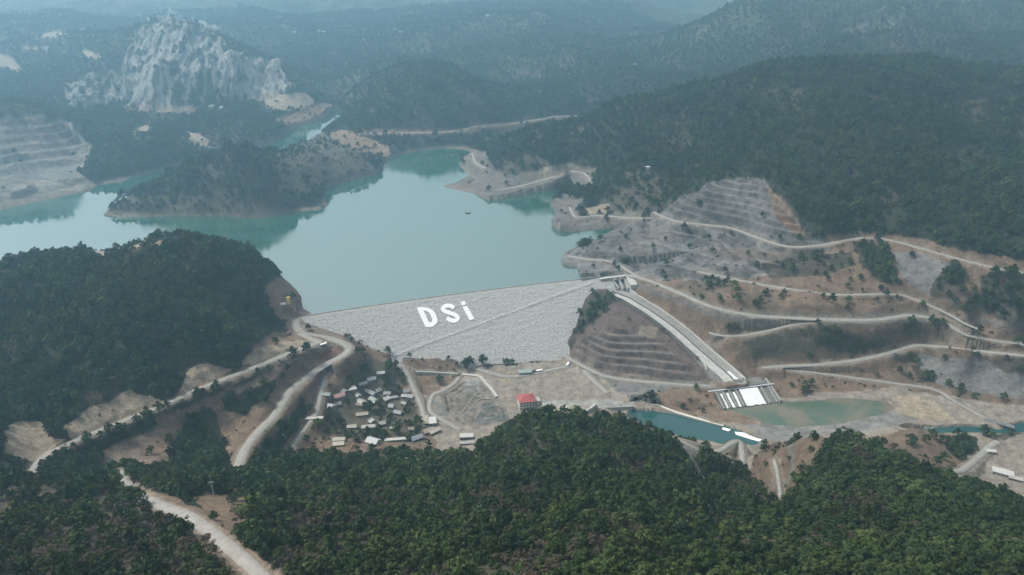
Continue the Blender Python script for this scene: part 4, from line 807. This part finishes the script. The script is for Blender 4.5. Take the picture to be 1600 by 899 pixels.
# red roofed three storey building
p = gpos(822, 634); rb_ = thing('office_building', 'three storey white building with a red tiled roof beside the river apron', 'office building', p, math.radians(12))
wx, wy, wh = 8.5, 7.0, 9.6
mesh('wall', box(-wx, -wy, -2, wx, wy, wh), BOXF, M_WALLW, rb_)
e = 1.0; Rr = [(-wx-e, -wy-e, wh+.02), (wx+e, -wy-e, wh+.02), (wx+e, wy+e, wh+.02), (-wx-e, wy+e, wh+.02), (-wx+5.5, 0, wh+3.6), (wx-5.5, 0, wh+3.6)]
mesh('roof', Rr, [(0, 1, 5, 4), (1, 2, 5), (2, 3, 4, 5), (3, 0, 4), (0, 3, 2, 1)], M_ROOFR, rb_)
for fl in range(3):
    for i in range(5):
        cx = -wx+2*wx*(i+.5)/5; zc = 1.0+fl*3.1
        fr = mesh('window', box(cx-.85, -wy-.08, zc, cx+.85, -wy+.05, zc+1.5), BOXF, M_GLASS, rb_)
    for i in range(3):
        cy_ = -wy+2*wy*(i+.5)/3; zc = 1.0+fl*3.1
        mesh('window', box(-wx-.08, cy_-.8, zc, -wx+.05, cy_+.8, zc+1.5), BOXF, M_GLASS, rb_)
mesh('balcony', box(-wx+1, -wy-1.4, 3.0, wx-1, -wy-.1, 3.3), BOXF, M_CONC, rb_)
mesh('porch', box(-1.6, -wy-2.0, -1, 1.6, -wy-.1, 2.6), BOXF, M_CONCD, rb_)
p = gpos(836, 630); an = thing('valve_house', 'squat white concrete block right beside the red roofed building', 'valve house', p, math.radians(12))
mesh('wall', box(-4.5, -3.5, -2, 4.5, 3.5, 4.5), BOXF, M_WALLW, an); mesh('roof', box(-4.8, -3.8, 4.52, 4.8, 3.8, 4.9), BOXF, M_CONC, an); mesh('door', box(-1, -3.58, 0, 1, -3.45, 2.6), BOXF, M_CONCD, an)

# retaining walls and stepped basin edges near the power house site
def wall_path(name, label, pts, wd, h_, m, cat='retaining wall', group=None, sink=3):
    W_ = np.array([hit(a, b, Z) for a, b in pts]); P = catmull(W_, 3.0); zz = P[:, 2]; k_ = min(9, len(zz)); P[:, 2] = np.convolve(np.pad(zz, (k_//2, k_-1-k_//2), 'edge'), np.ones(k_)/k_, 'valid')
    T_ = np.gradient(P[:, :2], axis=0); T_ /= np.linalg.norm(T_, axis=1)[:, None]+1e-9; N_ = np.c_[T_[:, 1], -T_[:, 0]]*wd/2
    V = np.stack([np.c_[P[:, :2]-N_, P[:, 2]-sink], np.c_[P[:, :2]-N_, P[:, 2]+h_], np.c_[P[:, :2]+N_, P[:, 2]+h_], np.c_[P[:, :2]+N_, P[:, 2]-sink]], 1).reshape(-1, 3)
    Fq = list(map(tuple, grid_faces(len(P), 4))); n_ = len(P); Fq += [(3, 2, 1, 0), (4*n_-4, 4*n_-3, 4*n_-2, 4*n_-1)]
    o = mesh(name, V, Fq, m); return tag(o, label, cat, group)
wall_path('retaining_wall', 'long straight pale wall running below the foot of the dam', [(649, 582), (680, 584), (716, 587)], 1.6, 2.2, M_CONC)
wall_path('retaining_wall', 'thick pale wall bending down the slope above the stepped basin', [(722, 587), (742, 588), (750, 590), (758, 599), (768, 610), (776, 622)], 3.2, 1.8, M_CONC)
for i, (pts, lb) in enumerate((([(716, 650), (728, 636), (738, 622), (748, 615), (765, 613)], 'outer curved kerb of the stepped basin'), ([(722, 652), (735, 640), (745, 627), (755, 624), (772, 624)], 'middle curved kerb of the stepped basin'), ([(742, 655), (748, 645), (756, 637), (772, 635), (788, 636)], 'inner kerb round the grey paved basin'))):
    wall_path('basin_kerb', lb, pts, .9, .45, M_CHUTE, 'kerb')
wall_path('apron_wall', 'low pale wall along the river edge of the concrete apron', [(848, 634), (880, 638), (930, 639), (988, 637)], 1.6, 1.4, M_CONC)
wall_path('river_training_wall', 'pale rubble wall along the outer bank of the blue channel', [(1012, 631), (1030, 634), (1046, 642), (1090, 655), (1130, 666)], 3.0, 1.0, cmat((.5, .47, .42), 'rubble'))
wall_path('terrace_wall', 'light grey lining wall stepping down beside the spillway chute', [(1061, 537), (1080, 552), (1096, 562), (1104, 580)], 1.4, 1.2, M_CONC)
# tunnel portals
for px_, py_, lb, cn in ((993, 622, 'dark tunnel mouth beside the end of the concrete apron', M_CONC), (1021, 627, 'dark tunnel mouth with yellowish rubble, nearer the brown slope', M_CONC)):
    p = gpos(px_, py_+3); t = thing('tunnel_portal', lb, 'tunnel portal', (p[0], p[1], p[2]-.6), math.radians(4), 'diversion tunnel mouths at the river')
    a_ = [(math.cos(q)*2.7, 3.0+math.sin(q)*2.8) for q in np.linspace(0, math.pi, 11)]; inn = [(2.7, -1)]+a_+[(-2.7, -1)]; out = [(6.4, -1)]+[(6.2, 3+1.1*i) if i < 4 else ((-6.2, 3+1.1*(10-i)) if i > 6 else (5.0-5.0*(i-4), 7.6)) for i in range(11)]+[(-6.4, -1)]; n_ = len(inn)
    V = [(x_, -1.5, z_) for x_, z_ in inn]+[(x_, -1.5+.25*max(z_, 0), z_) for x_, z_ in out]+[(x_, 4, z_) for x_, z_ in inn]+[(x_, 6, z_*.8) for x_, z_ in out]; Fc = []
    for i in range(n_-1): Fc += [(i, i+1, n_+i+1, n_+i), (n_+i, n_+i+1, 3*n_+i+1, 3*n_+i), (i, 2*n_+i, 2*n_+i+1, i+1)]
    mesh('portal_frame', V, Fc, cmat((.17, .162, .15), 'rock_face'), t); mesh('mouth_dark_plate', [(x_, -1.2, z_) for x_, z_ in inn], [tuple(range(n_))], M_DARK, t)  # black plate closes the arch, the darkness inside is only its colour

# ------------------------------------------------------------------ small man-made things
p = gpos(1575, 668); bA, bB = hit(1541, 656, Z), hit(1572, 672, Z)
bz = -56.0; br = thing('river_bridge', 'narrow dark bridge carrying the dirt track across the lower river', 'bridge')
mesh('deck', oriented(bA, bB, 4.2, bz-.7, bz, 2, 6), BOXF, M_CONCD, br)
for sd in (-1, 1):
    q = (bB-bA)[:2]/np.linalg.norm((bB-bA)[:2]); o2 = np.array([q[1], -q[0]])*2.0*sd
    mesh('railing', oriented(bA[:2]+o2, bB[:2]+o2, .15, bz+.01, bz+1.0, 2, 6), BOXF, M_METAL, br)
for u in (.3, .75):
    c_ = bA[:2]+(bB-bA)[:2]*u; mesh('bridge_pier', box(c_[0]-.8, c_[1]-.8, -64, c_[0]+.8, c_[1]+.8, bz-.71), BOXF, M_CONC, br)
p = at(731, 333, 0); bt = thing('work_boat', 'small dark boat alone on the open reservoir', 'boat', (p[0], p[1], 0), math.radians(-20))
hv = []
for x_, hw_ in ((-4.5, 1.1), (-2, 1.5), (2, 1.4), (4, .7), (5.4, .05)): hv += [(x_, -hw_*.6, -.3), (x_, hw_*.6, -.3), (x_, hw_, .9), (x_, -hw_, .9)]
hf = [(0, 1, 2, 3)]+[(4*i+a, 4*i+(a+1) % 4, 4*i+4+(a+1) % 4, 4*i+4+a) for i in range(4) for a in range(4)]+[(19, 18, 17, 16)]
mesh('hull', hv, [f[::-1] for f in hf], cmat((.10, .11, .12), 'boat_paint'), bt); mesh('cabin', box(-2.2, -.9, .91, .6, .9, 2.6), BOXF, M_WALLW, bt); mesh('mast', box(.9, -.08, .91, 1.06, .08, 4.4), BOXF, M_METAL, bt)
def truck(label, px_, py_, rot, cab, bed):
    p = gpos(px_, py_); t = thing('dump_truck', label, 'truck', p, math.radians(rot), 'trucks at the toe of the dam')
    mesh('chassis', box(-3.6, -1.1, .6, 3.6, 1.1, 1.0), BOXF, M_DARK, t); mesh('cab', [(1.7, -1.2, 1.02), (3.7, -1.2, 1.02), (3.7, 1.2, 1.02), (1.7, 1.2, 1.02), (1.7, -1.2, 3.0), (3.2, -1.2, 3.0), (3.2, 1.2, 3.0), (1.7, 1.2, 3.0)], BOXF, cmat(cab, 'truck_paint'), t)
    V = [(-3.4, -1.1, 1.02), (1.4, -1.1, 1.02), (1.4, 1.1, 1.02), (-3.4, 1.1, 1.02), (-3.8, -1.3, 2.4), (1.5, -1.3, 2.6), (1.5, 1.3, 2.6), (-3.8, 1.3, 2.4)]
    mesh('tipper_bed', V, BOXF, cmat(bed, 'truck_bed'), t)
    for wx_ in (-2.4, -1.1, 2.6):
        for wy_ in (-1.15, 1.15):
            n_ = 12; V = [(wx_+.5*math.cos(2*math.pi*i/n_), wy_+s_*.18, .5+.5*math.sin(2*math.pi*i/n_)) for s_ in (-1, 1) for i in range(n_)]
            mesh('wheel', V, [tuple(range(n_))[::-1], tuple(range(n_, 2*n_))]+[(i, (i+1) % n_, n_+(i+1) % n_, n_+i) for i in range(n_)], M_DARK, t)
truck('dark dump truck next to the long pale green building', 832, 582, 12, (.08, .08, .09), (.10, .10, .10))
truck('white dump truck farther from the long pale green building', 843, 581, 12, (.75, .75, .72), (.70, .68, .62))
truck('small white truck on the track at the corner of the dam toe', 887, 571, 70, (.78, .78, .76), (.72, .72, .70))
truck('white dump truck on the roadside near the abutment bend', 506, 540, 30, (.78, .78, .76), (.6, .62, .6))
def pole(label, px_, py_, h_):
    p = gpos(px_, py_); t = thing('utility_pole', label, 'utility pole', p, math.radians(20), 'utility poles of the valley'); n_ = 8
    V = [(r_*math.cos(2*math.pi*i/n_), r_*math.sin(2*math.pi*i/n_), z_) for r_, z_ in ((.28, -1), (.16, h_)) for i in range(n_)]
    mesh('post', V, [tuple(range(n_, 2*n_))]+[(i, (i+1) % n_, n_+(i+1) % n_, n_+i) for i in range(n_)], M_METAL, t); mesh('crossarm', box(-1.6, -.12, h_-1.2, 1.6, .12, h_-.95), BOXF, M_METAL, t)
pole('thin grey utility pole above the wooded dip behind the near road', 335, 778, 13)
pole('thin pale utility pole beside the small white kiosk', 726, 714, 12)

# ------------------------------------------------------------------ trees
def crown(kind, n, size, seed):
    """leaf clumps spread through an uneven crown; unit: metres"""
    r = np.random.default_rng(seed); V = []; Fc = []
    lobes = []
    nl = {'pine': 7, 'oak': 7, 'bush': 5}[kind]
    for i in range(nl):
        if kind == 'pine':
            h = .38+.5*i/nl; rad = .34*(1-h)**.6+.10; a = i*2.4+r.uniform(-.4, .4)
            lobes.append((np.array([math.cos(a)*rad*.75, math.sin(a)*rad*.75, h*.92]), r.uniform(.16, .23)*(1.25-.5*h)))
        elif kind == 'oak':
            a = r.uniform(0, 6.28); lobes.append((np.array([math.cos(a)*.25, math.sin(a)*.25, r.uniform(.35, .8)]), r.uniform(.14, .24)))
        else:
            a = r.uniform(0, 6.28); lobes.append((np.array([math.cos(a)*.3, math.sin(a)*.3, r.uniform(.12, .36)]), r.uniform(.16, .26)))
    if kind == 'pine': lobes.append((np.array([0, 0, .9]), .13)); lobes.append((np.array([0, 0, .6]), .26))
    for i in range(n):
        c, rad = lobes[i % len(lobes)]; d = r.normal(size=3); d /= np.linalg.norm(d); d[2] = abs(d[2])*.9-.15*r.random()
        p = c+d*rad*r.uniform(.72, 1.08)*np.array([1, 1, .85]); nn = d+r.normal(size=3)*.18; nn[2] += .10; nn /= np.linalg.norm(nn)
        t1 = np.cross(nn, r.normal(size=3)); t1 /= np.linalg.norm(t1); t2 = np.cross(nn, t1); s = size*r.uniform(.6, 1.25)
        k = len(V); bend = nn*s*.25
        V += [p-t1*s-bend, p-t2*s*.8, p+t1*s-bend, p+t2*s*.8]; Fc.append((k, k+1, k+2, k+3))
    return np.array(V), Fc
def trunk_geo(h, r0):
    V = []; n = 6
    for z_, r_, o_ in ((-.12, 1.25, 0), (.3*h, .8, .012), (h, .3, -.01)): V += [(o_+r0*r_*math.cos(2*math.pi*i/n), r0*r_*math.sin(2*math.pi*i/n), z_) for i in range(n)]
    Fc = [(j*n+i, j*n+(i+1) % n, (j+1)*n+(i+1) % n, (j+1)*n+i) for j in range(2) for i in range(n)]
    for a, zz in ((.4, .45), (2.6, .55), (4.6, .62)):      # limbs
        zz *= h/.8; k = len(V); d = np.array([math.cos(a), math.sin(a), .55]); q = np.array([0, 0, zz]); s = np.array([-math.sin(a), math.cos(a), 0])*r0*.35
        e = q+d*.22; V += [tuple(q-s), tuple(q+s), tuple(e), tuple(q+np.array([0, 0, r0*.7]))]; Fc += [(k, k+1, k+2), (k+1, k+3, k+2), (k+3, k, k+2)]
    return V, Fc
def raw_mesh(name, V, Fc, mats, midx=None):
    me = bpy.data.meshes.new(name); me.from_pydata([tuple(map(float, v)) for v in V], [], Fc)
    for q in mats: me.materials.append(q)
    if midx is not None: me.polygons.foreach_set('material_index', np.array(midx, np.int32))
    me.update(); return me
KINDS = [('pine', M_PINE), ('pine', M_PINE), ('pine', M_PINE), ('pine', M_PINE), ('oak', M_OAK), ('oak', M_OAK), ('bush', M_BUSH)]
near_cr, near_tr, mass_ob = [], [], []
lib = bpy.data.collections.new('forest_models')
for i, (kd, mt) in enumerate(KINDS):
    V, Fc = crown(kd, {'pine': 330, 'oak': 280, 'bush': 160}[kd], .062, 40+i); near_cr.append(raw_mesh('crown', V, Fc, [mt]))
    tv, tf = trunk_geo(.8 if kd != 'bush' else .3, .026); near_tr.append(raw_mesh('trunk', tv, tf, [M_BARK]))
    V2, F2 = crown(kd, {'pine': 150, 'oak': 120, 'bush': 70}[kd], .09, 40+i); n_ = len(V2)
    me = raw_mesh('tree', list(V2)+list(tv), F2+[tuple(q+n_ for q in f) for f in tf], [mt, M_BARK], [0]*len(F2)+[1]*len(tf))
    o = bpy.data.objects.new('model_%d_tree' % i, me); lib.objects.link(o); mass_ob.append(o)

den_s, br_s = sampler(den), sampler(brown)
# skyline per direction, to leave out trees that no ray can reach
slope_ = (Z-CAM_H)/R; hor = np.maximum.accumulate(slope_, 0); hor_s = sampler(hor)
pts = []
for r0, r1, sp, sc_ in ((150, 640, 4.9, 1.0), (640, 1000, 6.0, 1.12), (1000, 1500, 7.4, 1.22), (1500, 2050, 9.4, 1.25), (2050, 3300, 10.5, 1.2)):
    hw = r1*1.0; gx = np.arange(-hw, hw, sp); gy = np.arange(r0*.6, r1+sp, sp*.866); A, B = np.meshgrid(gx, gy); A = A+(np.arange(len(gy)) % 2)[:, None]*sp/2
    A = A+RNG.normal(size=A.shape)*sp*.26; B = B+RNG.normal(size=B.shape)*sp*.26; A, B = A.ravel(), B.ravel(); rr_ = np.hypot(A, B)
    k = (rr_ >= r0) & (rr_ < r1) & (np.abs(np.arctan2(A, B)) < math.radians(52)); A, B, rr_ = A[k], B[k], rr_[k]
    zz = ground(A, B); u, v = pix(A, B, zz+4); k = (u > -130) & (u < 1730) & (v > -60) & (v < 990) & ((zz+14-CAM_H)/rr_ >= hor_s(A, B)-.004)
    A, B, zz = A[k], B[k], zz[k]; dn = den_s(A, B); bw_ = br_s(A, B)
    gap = smooth(-.38, -.12, fbm(A+33, B, 26, 3)); k = RNG.random(len(A)) < dn*(.55+.45*gap); A, B, zz, dn, bw_ = A[k], B[k], zz[k], dn[k], bw_[k]
    rnd = RNG.random(len(A)); kd = RNG.integers(0, 4, len(A)); kd = np.where(rnd < bw_*.75, RNG.integers(4, 6, len(A)), kd); sparse = dn < .5; kd = np.where(sparse & (RNG.random(len(A)) < .62), 6, kd)
    ht = np.where(kd < 4, RNG.normal(7.3, 1.9, len(A))*np.where(RNG.random(len(A)) < .10, 1.45, 1.0), np.where(kd < 6, RNG.normal(5.6, 1.0, len(A)), RNG.normal(3.4, .7, len(A))))*sc_
    ht = np.clip(ht, 2, 22); wd_ = np.where(kd < 4, 1.02, np.where(kd < 6, 1.12, 1.15))*RNG.uniform(.85, 1.2, len(A))
    pts.append(np.c_[A, B, zz-.25, kd, ht, wd_])
PT = np.vstack(pts)
keep = np.ones(len(PT), bool)
for hx, hy, hr in YARDS: keep &= ~(((PT[:, 0]-hx)**2+(PT[:, 1]-hy)**2 < (hr+1.5)**2) | ((np.abs(PT[:, 0]-hx) < hr+1) & (PT[:, 1] < hy) & (PT[:, 1] > hy-hr-7)))
keep &= ~(((PT[:, 0]-rb_.location.x)**2+(PT[:, 1]-rb_.location.y)**2 < 14**2))
PT = PT[keep]
# the 300 that show largest become trees of their own
u, v = pix(PT[:, 0], PT[:, 1], PT[:, 2]+PT[:, 4]*.7); dist = np.sqrt(PT[:, 0]**2+PT[:, 1]**2+(PT[:, 2]-CAM_H)**2)
inside = (u > 6) & (u < 1594) & (v > 0) & (v < 894) & (PT[:, 3] < 6); size = np.where(inside, PT[:, 4]/dist, 0); order = np.argsort(-size)[:300]; mask = np.ones(len(PT), bool); mask[order] = False
LBL = {0: ('pine_tree', 'dark green pine with a rounded crown in the dense wood of the nearest slope', 'pine tree', 'green pines of the near wooded slope'),
       4: ('oak_tree', 'brownish thin oak among the dark pines of the nearest slope', 'oak tree', 'brown oaks among the near pines')}
proto = {}
def plant(kd, loc, ht, wd_, rz, name, label, cat, group):
    if kd not in proto:
        r_ = bpy.data.objects.new(name, None); c_ = bpy.data.objects.new('crown', near_cr[kd]); t_ = bpy.data.objects.new('trunk', near_tr[kd]); proto[kd] = (r_, c_, t_); new = (r_, c_, t_)
    else: new = tuple(o.copy() for o in proto[kd])
    r_, c_, t_ = new; r_.name = name; r_.location = loc; r_.scale = (ht*wd_, ht*wd_, ht); r_.rotation_euler = (0, 0, rz); c_.parent = r_; t_.parent = r_
    for o in new: COL.objects.link(o)
    tag(r_, label, cat, group)
    if not group and 'group' in r_: del r_['group']
    return r_
LONE = [  # photo x, y of the base, kind, height, label
 (728, 577, 0, 15, 'big dark round tree at the foot of the dam by the pale wall'), (482, 516, 0, 8, 'lone dark tree on the road bend at the dam abutment'), (567, 551, 1, 8, 'bushy green tree on the slope where the dam meets the village bank'),
 (761, 574, 6, 5, 'small dark bush at the toe of the dam, beside the big round tree'), (498, 672, 2, 14, 'big dark tree clump beside the long narrow white building'), (516, 648, 1, 10, 'dark green tree in front of the white and blue roofed house'),
 (602, 598, 3, 11, 'green tree beside the small white shed on top of the village'), (1255, 612, 0, 8, 'dark tree alone on the gravel bank near the pool'), (1289, 603, 6, 4, 'small dark shrub on the gravel bank below the thin track'),
 (1301, 606, 6, 4.5, 'dark shrub at the foot of the bank, farther along the thin track'), (1370, 378, 2, 11, 'tall dark pine standing over the road curve on the right bank'), (338, 602, 1, 6, 'small dark tree on the edge of the long left bank road')]
for a, b, kd, ht, lb in LONE:
    p = gpos(a, b); plant(kd, p, ht, 1.15, random.random()*6, 'lone_tree' if kd != 6 else 'lone_shrub', lb, 'tree' if kd != 6 else 'shrub', None)
for i in order:
    a = PT[i]; kd = int(a[3]); nm, lb, ct, gp = LBL[0 if kd < 4 else 4]
    plant(kd, a[:3], a[4], a[5], RNG.random()*6.28, nm, lb, ct, gp)
# everything else reads as one mass of forest
FP = PT[mask]
me = bpy.data.meshes.new('forest'); me.vertices.add(len(FP)); me.vertices.foreach_set('co', FP[:, :3].astype(np.float32).ravel())
def pattr(n_, ty, arr, key): a_ = me.attributes.new(n_, ty, 'POINT'); a_.data.foreach_set(key, np.asarray(arr).ravel())
pattr('pick', 'INT', FP[:, 3].astype(np.int32), 'value'); pattr('size', 'FLOAT_VECTOR', np.c_[FP[:, 4]*FP[:, 5], FP[:, 4]*FP[:, 5], FP[:, 4]].astype(np.float32), 'vector')
pattr('turn', 'FLOAT_VECTOR', np.c_[RNG.normal(size=(len(FP), 2))*.06, RNG.random(len(FP))*6.28].astype(np.float32), 'vector')
fo = bpy.data.objects.new('forest', me); COL.objects.link(fo); struct(fo, 'stuff')
ng = bpy.data.node_groups.new('forest_planting', 'GeometryNodeTree'); ng.interface.new_socket('Geometry', in_out='INPUT', socket_type='NodeSocketGeometry'); ng.interface.new_socket('Geometry', in_out='OUTPUT', socket_type='NodeSocketGeometry')
gi = ng.nodes.new('NodeGroupInput'); go = ng.nodes.new('NodeGroupOutput'); ci = ng.nodes.new('GeometryNodeCollectionInfo'); ci.inputs['Collection'].default_value = lib; ci.inputs['Separate Children'].default_value = True; ci.inputs['Reset Children'].default_value = True
ip = ng.nodes.new('GeometryNodeInstanceOnPoints'); ip.inputs['Pick Instance'].default_value = True
def named(n_, ty): q = ng.nodes.new('GeometryNodeInputNamedAttribute'); q.data_type = ty; q.inputs['Name'].default_value = n_; return q.outputs[0]
ng.links.new(gi.outputs[0], ip.inputs['Points']); ng.links.new(ci.outputs[0], ip.inputs['Instance']); ng.links.new(named('pick', 'INT'), ip.inputs['Instance Index']); ng.links.new(named('turn', 'FLOAT_VECTOR'), ip.inputs['Rotation']); ng.links.new(named('size', 'FLOAT_VECTOR'), ip.inputs['Scale']); ng.links.new(ip.outputs[0], go.inputs[0])
md = fo.modifiers.new('planting', 'NODES'); md.node_group = ng
print('trees', len(PT))

# ------------------------------------------------------------------ haze
hz = mesh('haze', box(-11500, -600, -90, 11500, 12800, 408), BOXF, [], None); struct(hz, 'stuff')
hm = bpy.data.materials.new('valley_haze'); hm.use_nodes = True; N = hm.node_tree.nodes; N.remove(N['Principled BSDF']); pv = N.new('ShaderNodeVolumePrincipled')
pv.inputs['Color'].default_value = (*HAZE_COLOR, 1); pv.inputs['Density'].default_value = HAZE_DENSITY; pv.inputs['Anisotropy'].default_value = 0.75
hm.node_tree.links.new(pv.outputs[0], N['Material Output'].inputs['Volume']); hz.data.materials.append(hm)
